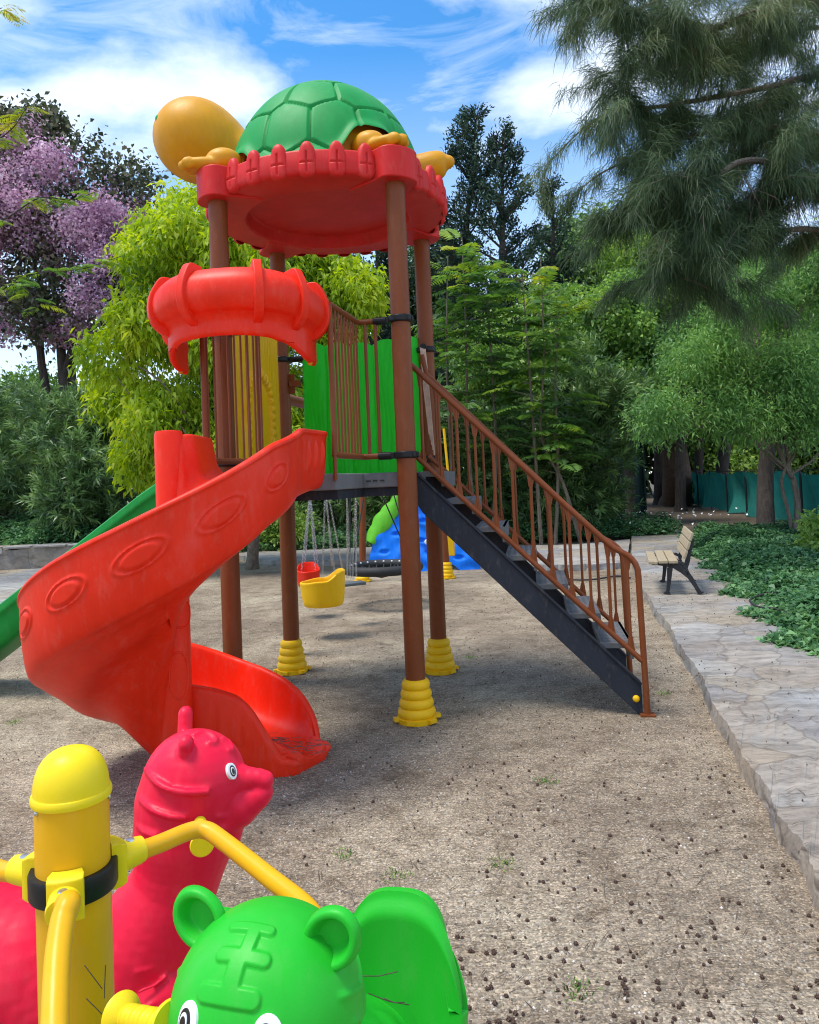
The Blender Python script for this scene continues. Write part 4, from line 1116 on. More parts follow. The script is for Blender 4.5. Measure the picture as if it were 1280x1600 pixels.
# low stone wall at the left
wl = thing('stone_wall', 'low wall of large pale stones below the oleander bushes', 'stone wall', (-9, 16.2, 0))
def wallf(a, b):
    x = -14 + 9.6 * a; ang = b * 4
    hgt = .43 + .02 * math.sin(x * 3.1) + .015 * math.sin(x * 7)
    y0, y1 = 15.85 - .012 * (x + 9), 16.3 - .012 * (x + 9)
    nse = .02 * math.sin(x * 5.3 + b * 11) + .012 * math.sin(x * 13)
    k = int(ang) % 4; t = ang - int(ang)
    c = [(y0, 0), (y0, hgt), (y1, hgt), (y1, 0)]
    p, q = c[k], c[(k + 1) % 4]
    return (x, p[0] + (q[0] - p[0]) * t + nse, p[1] + (q[1] - p[1]) * t)
m = MB().grid(wallf, 160, 16, cv=True); m.build('stonework', flagmat(1.5, .95, 'wall_stone', .5), wl, world=True, auto=50)
m = MB()
for k in range(14):
    x = -13.7 + k * .68; m.box((x, 16.06 - .012 * (x + 9), .455), (.62 + .05 * math.sin(k * 3), .52, .05), rotz(.03 * math.sin(k * 5)))
m.build('coping', flagmat(1.1, 1.1, 'coping_stone', .2), wl, world=True, bevel=.015)
q = P(5, 850, 15.3)
wm_ = thing('white_meter_box', 'small white box on a short post beside the low wall', 'box', (q.x - .1, q.y - .2, 0))
MB().box((0, 0, .44), (.30, .12, .10)).box((0, 0, .2), (.08, .06, .4)).build('box', M['white'], wm_, bevel=.01)
# ================================================================== GREEN NET FENCES
def netmat(name, c1, c2):
    m, nt, o = nmat(name); L = nt.links.new
    b = nd(nt, 'ShaderNodeBsdfPrincipled', Roughness=.8); t = nd(nt, 'ShaderNodeBsdfTranslucent'); tc = nd(nt, 'ShaderNodeTexCoord')
    n = nd(nt, 'ShaderNodeTexNoise', Scale=1.2, Detail=8.0, Roughness=.7); L(tc.outputs['Object'], n.inputs['Vector'])
    r = ramp(nt, n.outputs[0], [(.3, c1), (.7, c2)]); L(r.outputs[0], b.inputs['Base Color']); L(r.outputs[0], t.inputs[0])
    mp = nd(nt, 'ShaderNodeMapping'); mp.inputs['Scale'].default_value = (6, 6, 60); L(tc.outputs['Object'], mp.inputs[0])
    n2 = nd(nt, 'ShaderNodeTexNoise', Scale=1.0, Detail=4.0); L(mp.outputs[0], n2.inputs['Vector'])
    bp = nd(nt, 'ShaderNodeBump', Strength=.4, Distance=.02); L(n2.outputs[0], bp.inputs['Height']); L(bp.outputs[0], b.inputs['Normal'])
    x = nd(nt, 'ShaderNodeMixShader'); x.inputs[0].default_value = .25; L(b.outputs[0], x.inputs[1]); L(t.outputs[0], x.inputs[2]); L(x.outputs[0], o.inputs[0]); return m
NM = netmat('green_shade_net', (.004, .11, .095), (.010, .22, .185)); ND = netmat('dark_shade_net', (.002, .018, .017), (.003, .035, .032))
fA, fB = P(1075, 770, 33), P(1420, 840, 12.5)
fn_ = thing('net_fence', 'sagging green shade net fence behind the dark trunk and ground cover', 'fence', (fA.x, fA.y, 0))
def cloth(a, b):
    p = fA * (1 - a) + fB * a
    fold = .20 * math.sin(a * 46 + 2 * math.sin(a * 13)) * (.3 + .7 * (1 - b)) + .09 * math.sin(a * 117 + b * 3)
    billow = .45 * math.sin(math.pi * b) * (.6 + .4 * math.sin(a * 15 + 1))
    n = Vector((-(fB - fA).y, (fB - fA).x, 0)).normalized()
    z = .0 + (1.28 + .05 * math.sin(a * 30)) * b + .06 * (1 - b) * math.sin(a * 30) + .03
    q = p + n * (fold * .8 + billow * .5); q.z = max(z, .02); return q
m = MB().grid(cloth, 420, 16); m.build('net', NM, fn_, world=True)
for k in range(9):
    p = fA * (1 - k / 8) + fB * (k / 8); MB().tube([(p.x, p.y + .12, 0), (p.x, p.y + .12, 1.42)], .03, 8).build('fence_post', M['iron'], fn_, world=True)
m = MB().tube([(fA.x, fA.y, 1.37), (fB.x, fB.y, 1.37)], .012, 6); m.build('top_wire', M['iron'], fn_, world=True)
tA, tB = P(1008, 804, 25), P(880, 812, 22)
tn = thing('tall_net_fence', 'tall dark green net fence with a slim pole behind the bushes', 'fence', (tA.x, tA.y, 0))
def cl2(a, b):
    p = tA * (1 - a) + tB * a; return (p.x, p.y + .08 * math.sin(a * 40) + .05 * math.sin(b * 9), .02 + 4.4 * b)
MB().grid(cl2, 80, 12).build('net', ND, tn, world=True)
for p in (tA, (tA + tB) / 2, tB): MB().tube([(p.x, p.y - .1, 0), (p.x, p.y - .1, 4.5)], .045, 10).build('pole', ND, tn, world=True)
# ================================================================== FOLIAGE
def quadmesh(name, V4, mat, rnd, parent=None, world=True):
    """V4: (N,4,3) leaves as quads with one random value per leaf"""
    V4 = np.asarray(V4, dtype=np.float64)
    if parent is not None and world:
        iv = np.array(rootmat(parent).inverted()); V4 = V4 @ iv[:3, :3].T + iv[:3, 3]
    n = len(V4); me = bpy.data.meshes.new(name)
    me.vertices.add(n * 4); me.loops.add(n * 4); me.polygons.add(n)
    me.vertices.foreach_set('co', V4.reshape(-1).astype(np.float32))
    me.loops.foreach_set('vertex_index', np.arange(n * 4, dtype=np.int32))
    me.polygons.foreach_set('loop_start', np.arange(0, n * 4, 4, dtype=np.int32))
    try: me.polygons.foreach_set('loop_total', np.full(n, 4, dtype=np.int32))
    except Exception: pass
    at = me.attributes.new('rnd', 'FLOAT', 'POINT'); at.data.foreach_set('value', np.repeat(np.asarray(rnd, dtype=np.float32), 4))
    me.update(calc_edges=True); me.validate()
    me.materials.append(mat)
    o = bpy.data.objects.new(name, me); COL.objects.link(o)
    if parent is not None: o.parent = parent
    return o
def unit(a): return a / (np.linalg.norm(a, axis=-1, keepdims=True) + 1e-9)
def leafquads(base, dirs, ln, wd, nrm=None, droop=0.0):
    n = len(base); dirs = unit(dirs)
    if nrm is None: nrm = rng.normal(size=(n, 3)) + np.array([0, 0, .8])
    side = unit(np.cross(dirs, nrm)); up = unit(np.cross(side, dirs))
    ln = np.broadcast_to(ln, (n,))[:, None]; wd = np.broadcast_to(wd, (n,))[:, None]
    mid = base + dirs * ln * .45 + up * wd * .25
    tip = base + dirs * ln + np.array([0, 0, -1]) * droop * ln
    return np.stack([base, mid + side * wd * .5, tip, mid - side * wd * .5], axis=1)
def sph(n):
    v = unit(rng.normal(size=(n, 3))); return v
def blobs_to_twigs(blobs, n, shell=.45):
    """pick n twig positions spread in the outer part of ellipsoid blobs (c, r3)"""
    w = np.array([b[1][0] * b[1][1] + b[1][0] * b[1][2] for b in blobs]); w = w / w.sum()
    idx = rng.choice(len(blobs), n, p=w)
    C_ = np.array([b[0] for b in blobs])[idx]; R_ = np.array([b[1] for b in blobs])[idx]
    d = sph(n); r_ = (1 - shell * rng.random(n) ** 1.5)
    # lumpy radius
    lump = 1 + .16 * np.sin(d[:, 0] * 7 + idx) * np.sin(d[:, 1] * 6 + idx * 2) + .10 * np.sin(d[:, 2] * 11 + d[:, 0] * 5 + idx)
    return C_ + d * R_ * (r_ * lump)[:, None], d
def leafy(blobs, ntwig, per, ln, wd, spread=.12, outward=.7, down=.2, shell=.45, droop=.1):
    tp, d = blobs_to_twigs(blobs, ntwig, shell)
    base = np.repeat(tp, per, axis=0) + rng.normal(size=(ntwig * per, 3)) * spread
    dr = np.repeat(d, per, axis=0) * outward + rng.normal(size=(ntwig * per, 3)) * .7 + np.array([0, 0, -down])
    l_ = ln * (.5 + .95 * rng.random(ntwig * per)); w_ = wd * (.55 + .85 * rng.random(ntwig * per))
    rn = np.repeat(rng.random(ntwig), per) * .6 + rng.random(ntwig * per) * .4
    return leafquads(base, dr, l_, w_, droop=droop), rn
def whorls(blobs, nsh, per, ln, wd, stem=.25, shell=.5, up=.5, down=0.0):
    """shoots with long leaves set round their end, as on oleander"""
    tp, d = blobs_to_twigs(blobs, nsh, shell)
    ax = unit(d * .8 + rng.normal(size=(nsh, 3)) * .35 + np.array([0, 0, up]))
    t = rng.random((nsh, per)); base = (tp[:, None] + ax[:, None] * (stem * t)[..., None]).reshape(-1, 3)
    axr = np.repeat(ax, per, axis=0); rad = unit(np.cross(axr, rng.normal(size=axr.shape)))
    tt = t.reshape(-1, 1)
    dr = axr * (.25 + .75 * tt) + rad * (1.0 - .45 * tt) + np.array([0, 0, -down])
    n = len(base); l_ = ln * (.7 + .5 * rng.random(n)); w_ = wd * (.8 + .4 * rng.random(n))
    return leafquads(base, dr, l_, w_, nrm=axr + rng.normal(size=axr.shape) * .2, droop=.12), np.repeat(rng.random(nsh), per) * .55 + rng.random(n) * .45
def pxb(lst, jit=.0):
    """blobs given as picture x, y, depth, radius in picture units"""
    out = []
    for x, y, Y, r_ in lst:
        c = P(x, y, Y); k = Y / F_PX; rr = r_ * k
        out.append((np.array(c), np.array([rr, rr * .9, rr * .88])))
    return out
def autoblobs(poly, Y, dY, n, r0, r1):
    """fill an outline (picture units) with blobs at a range of depths"""
    xs = [p[0] for p in poly]; ys = [p[1] for p in poly]; out = []
    def inside(x, y):
        c = False; j = len(poly) - 1
        for i in range(len(poly)):
            if (poly[i][1] > y) != (poly[j][1] > y) and x < (poly[j][0] - poly[i][0]) * (y - poly[i][1]) / (poly[j][1] - poly[i][1]) + poly[i][0]: c = not c
            j = i
        return c
    while len(out) < n:
        x, y = random.uniform(min(xs), max(xs)), random.uniform(min(ys), max(ys))
        if inside(x, y): out.append((x, y, Y + random.uniform(-dY, dY), random.uniform(r0, r1)))
    return pxb(out)
def limb(m, p0, p1, r0, r1, n=10, wob=.12, seg=8, up=.3):
    p0, p1 = np.array(p0, float), np.array(p1, float); L_ = np.linalg.norm(p1 - p0)
    q1 = p0 * .67 + p1 * .33 + rng.normal(size=3) * wob * L_ * .5 + np.array([0, 0, up * L_ * .12]); q2 = p0 * .33 + p1 * .67 + rng.normal(size=3) * wob * L_ * .5 + np.array([0, 0, up * L_ * .10])
    pts = crom([p0, q1, q2, p1], n); m.tube([tuple(p) for p in pts], [r0 + (r1 - r0) * i / (n - 1) for i in range(n)], seg); return pts
def tree(name, label, cat, trunk, blobs, quads, rnd, lmat, bmat, r0, crown='crown', nl=12, group=None, r1f=.45, extra=None):
    """trunk: list of picture points (x, y, Y) from the base up"""
    b = Vector(trunk[0]) if not isinstance(trunk[0], tuple) else G(trunk[0][0], trunk[0][1]) if len(trunk[0]) == 2 else P(*trunk[0])
    t = thing(name, label, cat, (b.x, b.y, 0), 0, group)
    m = MB(); pts = [np.array((b.x, b.y, 0.0))] + [np.array(P(*q)) for q in trunk[1:]]
    n = 16; c = crom(pts, n) if len(pts) > 1 else [pts[0], pts[0] + np.array([0, 0, 2])]
    m.tube([tuple(p) for p in c], [r0 * (1.25 if i == 0 else 1) * (1 - (1 - r1f) * i / (len(c) - 1)) for i in range(len(c))], 14)
    top = c[-1]
    sel = random.sample(blobs, min(nl, len(blobs)))
    for bl in sel:
        s0 = c[random.randint(len(c) // 2, len(c) - 1)]
        lp = limb(m, s0, bl[0], r0 * .38, r0 * .08)
        for k in range(3):
            e = np.array(bl[0]) + sph(1)[0] * bl[1] * .8; limb(m, lp[random.randint(4, 8)], e, r0 * .14, r0 * .04, 6, seg=5)
    m.build('trunk', bmat, t, world=True)
    if extra: extra(t)
    quadmesh(crown, quads, lmat, rnd, t)
    return t
def cat_(*a):
    return np.concatenate([x[0] for x in a]), np.concatenate([x[1] for x in a])
# leaf materials
LM = {}
LM['yg'] = leafmat('yellow_green_leaves', [(.22, (0.112, 0.224, 0.017)), (.45, (0.290, 0.447, 0.025)), (.62, (0.467, 0.605, 0.042)), (.8, (0.612, 0.684, 0.084))], .45, .5, .9)
LM['ole'] = leafmat('oleander_leaves', [(.25, (0.047, 0.102, 0.037)), (.5, (0.128, 0.241, 0.077)), (.72, (0.276, 0.426, 0.136)), (.85, (0.425, 0.554, 0.221))], .25, .38, 1.0, .5)
LM['dark'] = leafmat('dark_evergreen_leaves', [(.25, (0.018, 0.042, 0.019)), (.5, (0.051, 0.105, 0.038)), (.75, (0.116, 0.200, 0.067))], .15, .55, .8)
LM['con'] = leafmat('cypress_foliage', [(.25, (0.013, 0.031, 0.021)), (.5, (0.029, 0.064, 0.039)), (.75, (0.060, 0.106, 0.064))], .1, .7, .6)
LM['cas'] = leafmat('casuarina_needles', [(.22, (0.029, 0.060, 0.027)), (.45, (0.065, 0.115, 0.048)), (.65, (0.119, 0.174, 0.071)), (.82, (0.207, 0.242, 0.108))], .25, .55, .6)
LM['mid'] = leafmat('mid_green_leaves', [(.25, (0.064, 0.138, 0.032)), (.5, (0.159, 0.315, 0.063)), (.75, (0.340, 0.517, 0.110))], .35, .5, .9)
LM['lite'] = leafmat('light_green_leaves', [(.25, (0.103, 0.204, 0.045)), (.5, (0.223, 0.391, 0.075)), (.75, (0.446, 0.593, 0.148))], .4, .5, .8)
LM['jac'] = leafmat('jacaranda_leaflets', [(.22, (0.053, 0.131, 0.033)), (.45, (0.124, 0.262, 0.047)), (.62, (0.266, 0.400, 0.054)), (.8, (0.638, 0.554, 0.067))], .4, .5, .9)
LM['wil'] = leafmat('willow_leaves', [(.25, (0.072, 0.176, 0.054)), (.5, (0.154, 0.333, 0.087)), (.75, (0.307, 0.508, 0.135))], .35, .5, .9)
LM['gc'] = leafmat('ground_cover_leaves', [(.25, (0.039, 0.111, 0.052)), (.5, (0.091, 0.221, 0.091)), (.75, (0.208, 0.390, 0.156))], .3, .45, 2.2)
LM['pur'] = leafmat('pink_blossom', [(.25, (0.351, 0.181, 0.310)), (.5, (0.618, 0.399, 0.539)), (.75, (0.783, 0.580, 0.698)), (.9, (0.828, 0.797, 0.818))], .35, .6, 1.2)
LM['purl'] = leafmat('bronze_leaves', [(.25, (0.030, 0.043, 0.025)), (.5, (0.075, 0.094, 0.047)), (.75, (0.169, 0.156, 0.094))], .2, .6, .8)
LM['stk'] = leafmat('dry_needles', [(.2, (.05, .035, .025)), (.8, (.18, .13, .09))], .0, .9, 2)
# ---- purple flowering tree, left
poly = [(-60, 250), (20, 185), (95, 200), (150, 250), (215, 290), (250, 345), (235, 410), (200, 470), (150, 520), (60, 545), (-60, 540)]
bl = autoblobs(poly, 24, 1.6, 44, 26, 50)
lv = leafy(bl, 1800, 9, .17, .12, .28, .5, .2, .5)
fl = leafy(autoblobs([(-60, 230), (20, 190), (100, 195), (200, 290), (250, 350), (235, 430), (170, 500), (60, 530), (-60, 520)], 23.6, 1.8, 60, 12, 36), 6400, 8, .10, .085, .17, .5, .0, .55)
def flowers(t): quadmesh('blossom', fl[0], LM['pur'], fl[1], t)
t = tree('flowering_tree', 'tall tree full of pink purple blossom rising above the oleanders', 'tree', [(120, 850, 24), (100, 600, 24), (90, 480, 24)], bl, *lv, LM['purl'], M['bark_dark'], .22, extra=flowers)
m = MB()
for x0_, x1_, w in ((72, 62, .17), (130, 108, .16), (185, 175, .13)):
    a, b = P(x0_ + 8, 700, 24.2), P(x1_, 440, 24); limb(m, (a.x, a.y, 0), b, w, w * .6, 12, .05)
m.build('stem', M['bark_dark'], t, world=True)
topb = autoblobs([(60, 240), (85, 165), (100, 160), (112, 210), (100, 250)], 24, .4, 8, 8, 14) + autoblobs([(0, 240), (10, 180), (60, 178), (75, 200), (60, 250)], 24, .5, 8, 12, 20)
lv = leafy(topb, 380, 9, .18, .13, .16, .5, .2, .6); quadmesh('crown', lv[0], LM['purl'], lv[1], t)
# ---- yellow green tree
poly = [(165, 590), (200, 500), (225, 400), (290, 320), (330, 325), (400, 400), (470, 400), (540, 430), (580, 480), (560, 560), (520, 640), (470, 700), (360, 740), (235, 745), (190, 660)]
bl = autoblobs(poly, 13.8, 1.0, 84, 30, 50)
q = leafy(bl, 7600, 12, .145, .052, .11, .45, .9, .4, .2)
tree('yellow_leaved_tree', 'bright yellow green tree with drooping leaves behind the tower', 'tree', [(394, 889), (398, 800, 13.3), (392, 700, 13.5), (380, 600, 13.8)], bl, *q, LM['yg'], M['bark_pale'], .11, nl=16)
# ---- oleanders at the left
for i, (poly, Y, lab) in enumerate([
    ([(-60, 620), (0, 600), (90, 590), (180, 620), (225, 700), (235, 770), (150, 815), (60, 820), (-60, 800)], 18.2, 'broad oleander bush with narrow leaves above the low stone wall'),
    ([(60, 700), (110, 660), (150, 680), (165, 760), (150, 800), (90, 805), (60, 770)], 16.9, 'rounded oleander clump drooping over the ground cover behind the wall')]):
    bl = autoblobs(poly, Y, .7, 26 if i == 0 else 9, 30, 46) if i == 0 else autoblobs(poly, Y, .4, 10, 22, 36)
    q = whorls(bl, 1300 if i == 0 else 380, 20, .22, .036, .34, .55, .6)
    tree('oleander_bush', lab, 'bush', [((-40, 150)[0] if i == 0 else 110, 845, Y), (80 if i == 0 else 112, 790, Y)], bl, *q, LM['ole'], M['bark_dark'], .06, 'foliage', 10)
# ---- conifers
def conifer(name, label, x, ytop, ybase, Y, wpx, lean=0, n=46, sparse=1.0):
    k = Y / F_PX; bs = P(x, ybase, Y); tp = P(x + lean, ytop, Y)
    t = thing(name, label, 'tree', (bs.x, bs.y, 0)); m = MB()
    m.tube([(bs.x, bs.y, 0), tuple(bs * .5 + tp * .5 + Vector((0, 0, 0))), tuple(tp)], [.3, .16, .02], 10)
    Q = []; Rn = []
    H = tp.z - 1.0
    for i in range(n):
        f = (i + random.random()) / n; z = 1.0 + H * f
        c = np.array([bs.x + (tp.x - bs.x) * f, bs.y, z]); Lb = (wpx * k) * (1 - f) ** .75 * random.uniform(.5, 1.15) + .25
        a = random.random() * 2 * math.pi; d = np.array([math.cos(a), math.sin(a), .55 + .5 * f]); e = c + d * Lb
        m.tube([tuple(c), tuple(c * .5 + e * .5 - np.array([0, 0, .08 * Lb])), tuple(e)], [.05, .03, .01], 5)
        nt_ = int(24 * sparse * (.4 + Lb)); ts = rng.random(nt_) ** .7
        p = c[None] * (1 - ts)[:, None] + e[None] * ts[:, None] + rng.normal(size=(nt_, 3)) * .10 * (1.3 - ts)[:, None]
        per = 7; base = np.repeat(p, per, axis=0) + rng.normal(size=(nt_ * per, 3)) * .09
        dr = rng.normal(size=(nt_ * per, 3)) * .7 + unit(d)[None] * .8 + np.array([0, 0, .1])
        Q.append(leafquads(base, dr, .17 * (.6 + .7 * rng.random(nt_ * per)), .062)); Rn.append(np.repeat(rng.random(nt_), per) * .6 + rng.random(nt_ * per) * .4)
    m.build('trunk', M['bark_dark'], t, world=True); quadmesh('crown', np.concatenate(Q), LM['con'], np.concatenate(Rn), t); return t
conifer('conifer', 'dark conifer whose bent top leans right beside the turtle roof', 690, 180, 800, 27, 135, 55, 84, .85)
conifer('conifer', 'pointed dark conifer with layered sparse branches in the middle', 785, 208, 800, 26, 120, 0, 80, .8)
conifer('conifer', 'slender dark conifer nearest the big casuarina', 862, 288, 800, 27, 85, 3, 60, .8)
conifer('conifer', 'low dark conifer showing under the turtle roof between tower posts', 590, 330, 800, 28, 110, 0, 56, 1.2)
# ---- jacaranda saplings
def frond(base, d, L_, ndir, pin=13):
    """one bipinnate leaf: returns quads"""
    d = unit(np.array(d)); side = unit(np.cross(d, np.array([0, 0, 1.0]))); Q = []
    ts = np.linspace(.12, 1, pin)
    pts = base[None] + d[None] * (L_ * ts)[:, None] + np.array([0, 0, -1.0])[None] * (L_ * .38 * ts ** 2)[:, None]
    pl = L_ * .30 * np.sin(np.pi * (.15 + .82 * ts)) + .02
    out_b = []; out_d = []; out_l = []
    for s_ in (-1, 1):
        out_b.append(pts); out_d.append(side[None] * s_ + d[None] * .45 + np.array([0, 0, -.25])[None] + rng.normal(size=(pin, 3)) * .06); out_l.append(pl)
    b = np.concatenate(out_b); dd = np.concatenate(out_d); l_ = np.concatenate(out_l)
    Q = leafquads(b, dd, l_, L_ * .07, nrm=np.tile(np.array([0, 0, 1.0]) + rng.normal(size=3) * .45, (len(b), 1)) + rng.normal(size=(len(b), 3)) * .22, droop=.15)
    rach = np.stack([np.array([base, base + side * .006, pts[-1], base - side * .006])]); return Q
def sapling(label, stems, Y, nf, L_, mat=None, group=None):
    b = P(*stems[0][0], Y); t = thing('jacaranda_sapling', label, 'tree', (b.x, b.y, 0), 0, group)
    m = MB(); Q = []; Rn = []
    for st in stems:
        pts = [np.array((P(*st[0], Y).x, P(*st[0], Y).y, 0))] + [np.array(P(x, y, Y + random.uniform(-.2, .2))) for x, y in st[1:]]
        c = crom(pts, 22); m.tube([tuple(p) for p in c], [.045 - .035 * i / 21 for i in range(22)], 8)
        for k in range(nf):
            f = random.uniform(.35, 1) ; i = f * 21; p = c[int(i)]; a = random.random() * 2 * math.pi
            up = .25 + .9 * max(0, f - .8) * 4 * random.random()
            off = unit(rng.normal(size=3)) * .3 * random.random()
            tw = p + np.array([math.cos(a), math.sin(a), .3]) * random.uniform(0.05, .5)
            if random.random() < .5: m.tube([tuple(p), tuple(tw)], [.010, .005], 5)
            q = frond(tw, (math.cos(a), math.sin(a), up), L_ * random.uniform(.7, 1.15), 0)
            Q.append(q); rv = .05 + .45 * random.random() + (.35 if f > .94 else 0); Rn.append(np.clip(rv + rng.normal(size=len(q)) * .06, 0, 1))
    m.build('trunk', M['bark_pale'], t, world=True)
    quadmesh('crown', np.concatenate(Q), mat or LM['jac'], np.concatenate(Rn), t); return t
sapling('tall feathery sapling with ferny leaves rising close behind the back tower post', [[(712, 850), (704, 700), (698, 560), (700, 400)], [(745, 850), (732, 690), (728, 520), (722, 370)], [(770, 850), (775, 700), (765, 520), (760, 430)]], 16.8, 60, .85)
sapling('feathery yellow tipped sapling with a bent pale trunk behind the stairs', [[(908, 850), (880, 755), (846, 680), (850, 560), (845, 400)], [(868, 850), (872, 740), (868, 600), (872, 480)], [(846, 850), (836, 700), (826, 560), (815, 420)]], 16.3, 58, .78)
# ---- bushes behind the stairs
for poly, Y, lab, nb, kind in [
    ([(880, 600), (930, 560), (975, 600), (985, 680), (980, 760), (930, 800), (880, 790), (860, 690)], 17.6, 'dark oleander bush at the end of the stone path', 18, 'w'),
    ([(760, 640), (860, 620), (900, 700), (900, 800), (840, 835), (770, 830), (740, 740)], 18.0, 'oleander bush seen through the stair balusters', 18, 'w'),
    ([(640, 640), (740, 620), (770, 700), (760, 800), (690, 840), (640, 830)], 18.6, 'shaded oleander bush behind the back right tower post', 14, 'w'),
    ([(420, 770), (520, 740), (640, 740), (650, 800), (620, 850), (520, 850), (440, 840)], 18.4, 'dark bush behind the swings', 16, 'w'),
    ([(400, 800), (450, 790), (470, 830), (440, 852), (400, 850)], 17.2, 'pale green low bush left of the swings', 7, 'l')]:
    bl = autoblobs(poly, Y, .6, nb, 26, 44 if kind == 'w' else 24)
    q = whorls(bl, nb * 52, 18, .22, .038, .30, .5, .5) if kind == 'w' else leafy(bl, 600, 8, .10, .06, .09)
    xm = sum(p[0] for p in poly) / len(poly)
    tree('oleander_bush' if kind == 'w' else 'low_bush', lab, 'bush', [(xm, 860, Y), (xm + 5, 800, Y)], bl, *q, LM['ole'] if kind == 'w' else LM['lite'], M['bark_dark'], .06, 'foliage', 10)
# ---- casuarina, upper right
def casuarina():
    t = thing('casuarina_tree', 'large drooping casuarina whose needle branches fill the upper right sky', 'tree', (9.2, 11.5, 0))
    m = MB(); m.tube([(9.2, 11.5, 0), (9.0, 11.4, 4), (8.6, 11.3, 9), (8.2, 11.2, 14)], [.42, .36, .26, .12], 16)
    mains = [  # picture x, y, Y
        ([(1500, 60, 11), (1280, 16, 10), (1200, 14, 9.7), (1150, 40, 9.5), (1070, 60, 9.4), (1000, 40, 9.3), (945, 30, 9.2)], .07),
        ([(1520, 330, 11), (1300, 310, 10), (1205, 270, 9.6), (1140, 265, 9.4), (1080, 300, 9.2), (1010, 310, 9.1)], .06),
        ([(1500, 150, 11.5), (1300, 130, 10.5), (1180, 150, 10.2), (1060, 170, 10), (990, 180, 9.9), (950, 170, 9.8)], .05),
        ([(1500, 260, 11.5), (1280, 220, 11), (1150, 210, 10.6), (1040, 230, 10.4), (980, 260, 10.2), (945, 260, 10)], .05),
        ([(1520, 420, 11), (1320, 380, 10.5), (1240, 370, 10), (1150, 390, 9.8), (1070, 420, 9.7), (1020, 440, 9.6)], .045),
        ([(1500, 0, 12), (1320, -60, 11), (1180, -70, 10.6), (1020, -40, 10.3), (960, -10, 10), (930, 15, 10)], .05),
        ([(1480, 320, 11), (1290, 300, 10.4), (1180, 330, 10), (1060, 340, 9.8), (1000, 340, 9.7), (960, 320, 9.6)], .04),
        ([(1480, -80, 12), (1300, -140, 11.4), (1120, -130, 11), (980, -100, 10.6)], .04),
        ([(1480, 200, 12.6), (1300, 60, 12), (1180, 90, 11.8), (1060, 110, 11.6), (960, 120, 11.4)], .04),
        ([(1480, 400, 12), (1290, 250, 11.8), (1200, 200, 11.6), (1100, 200, 11.5)], .04)]
    TW = []
    for pts, r_ in mains:
        c = crom([np.array(P(x + 22 * min(1, max(0, (1320 - x) / 250)), y - 12, Y)) for x, y, Y in pts], 40); m.tube([tuple(p) for p in c], [r_ * (1 - .8 * i / 39) + .006 for i in range(40)], 8)
        for k in range(24):
            i = random.randint(5, 39); p = c[i]
            d = unit(rng.normal(size=3) * np.array([1, .8, .35]) + np.array([-.35, -.1, -.1])); L_ = random.uniform(.35, 1.15)
            e = p + d * L_ + np.array([0, 0, -.25 * L_ * L_]); b2 = crom([p, p * .5 + e * .5 + np.array([0, 0, .08 * L_]), e], 10)
            m.tube([tuple(x) for x in b2], [.014 * (1 - .8 * j / 9) + .003 for j in range(10)], 5)
            TW.append((b2, L_))
            for kk in range(4):
                j = random.randint(3, 9); p2 = b2[j]; d2 = unit(d * .6 + rng.normal(size=3) * .6 + np.array([0, 0, -.2])); L2 = random.uniform(.2, .5)
                e2 = p2 + d2 * L2; b3 = crom([p2, p2 * .5 + e2 * .5 + np.array([0, 0, .03]), e2], 6); TW.append((b3, L2))
                m.tube([tuple(x) for x in b3], [.006, .005, .005, .004, .003, .002], 4)
    m.build('trunk', M['twig'], t, world=True)
    B, Dd, Rr, Ln = [], [], [], []
    for c, L_ in TW:
        c = np.array(c); n = int(200 * L_ + 40); ii = rng.random(n) * (len(c) - 1.001); k = ii.astype(int); f = (ii - k)[:, None]
        p = c[k] * (1 - f) + c[k + 1] * f + rng.normal(size=(n, 3)) * .05; tg = unit(c[-1] - c[0])
        B.append(p + rng.normal(size=(n, 3)) * .015)
        out = tg[None] * .50 + rng.normal(size=(n, 3)) * .36 + np.array([0, 0, -.50]); Dd.append(out)
        Rr.append(rng.random() * .6 + rng.random(n) * .4); Ln.append(.26 * (.5 + .7 * rng.random(n)))
    B = np.concatenate(B); Dd = unit(np.concatenate(Dd)); Rr = np.concatenate(Rr); Ln = np.concatenate(Ln)
    # each needle in two pieces so that it droops
    n = len(B); side = unit(np.cross(Dd, rng.normal(size=(n, 3)))) * .0030; mid = B + Dd * (Ln * .5)[:, None]; tip = mid + unit(Dd + np.array([0, 0, -.55])) * (Ln * .55)[:, None]
    Q = np.concatenate([np.stack([B - side, B + side, mid + side, mid - side], 1), np.stack([mid - side, mid + side, tip + side * .3, tip - side * .3], 1)])
    quadmesh('crown', Q, LM['cas'], np.concatenate([Rr, Rr]), t)
    # pale dead hanging twigs
    m = MB()
    for k in range(46):
        p = np.array(P(random.uniform(1140, 1270), random.uniform(250, 320), random.uniform(9.3, 9.8))) if k < 32 else np.array(P(random.uniform(1030, 1100), random.uniform(20, 80), 9.4))
        e = p + np.array([random.uniform(-.25, .35), 0, -random.uniform(.25, .75)]); m.tube([tuple(x) for x in crom([p, p * .6 + e * .4 + rng.normal(size=3) * .08, e], 7)], .0042, 4)
    tag(m.build('dead_twigs', M['twig'], t, world=True), kind='stuff')
casuarina()
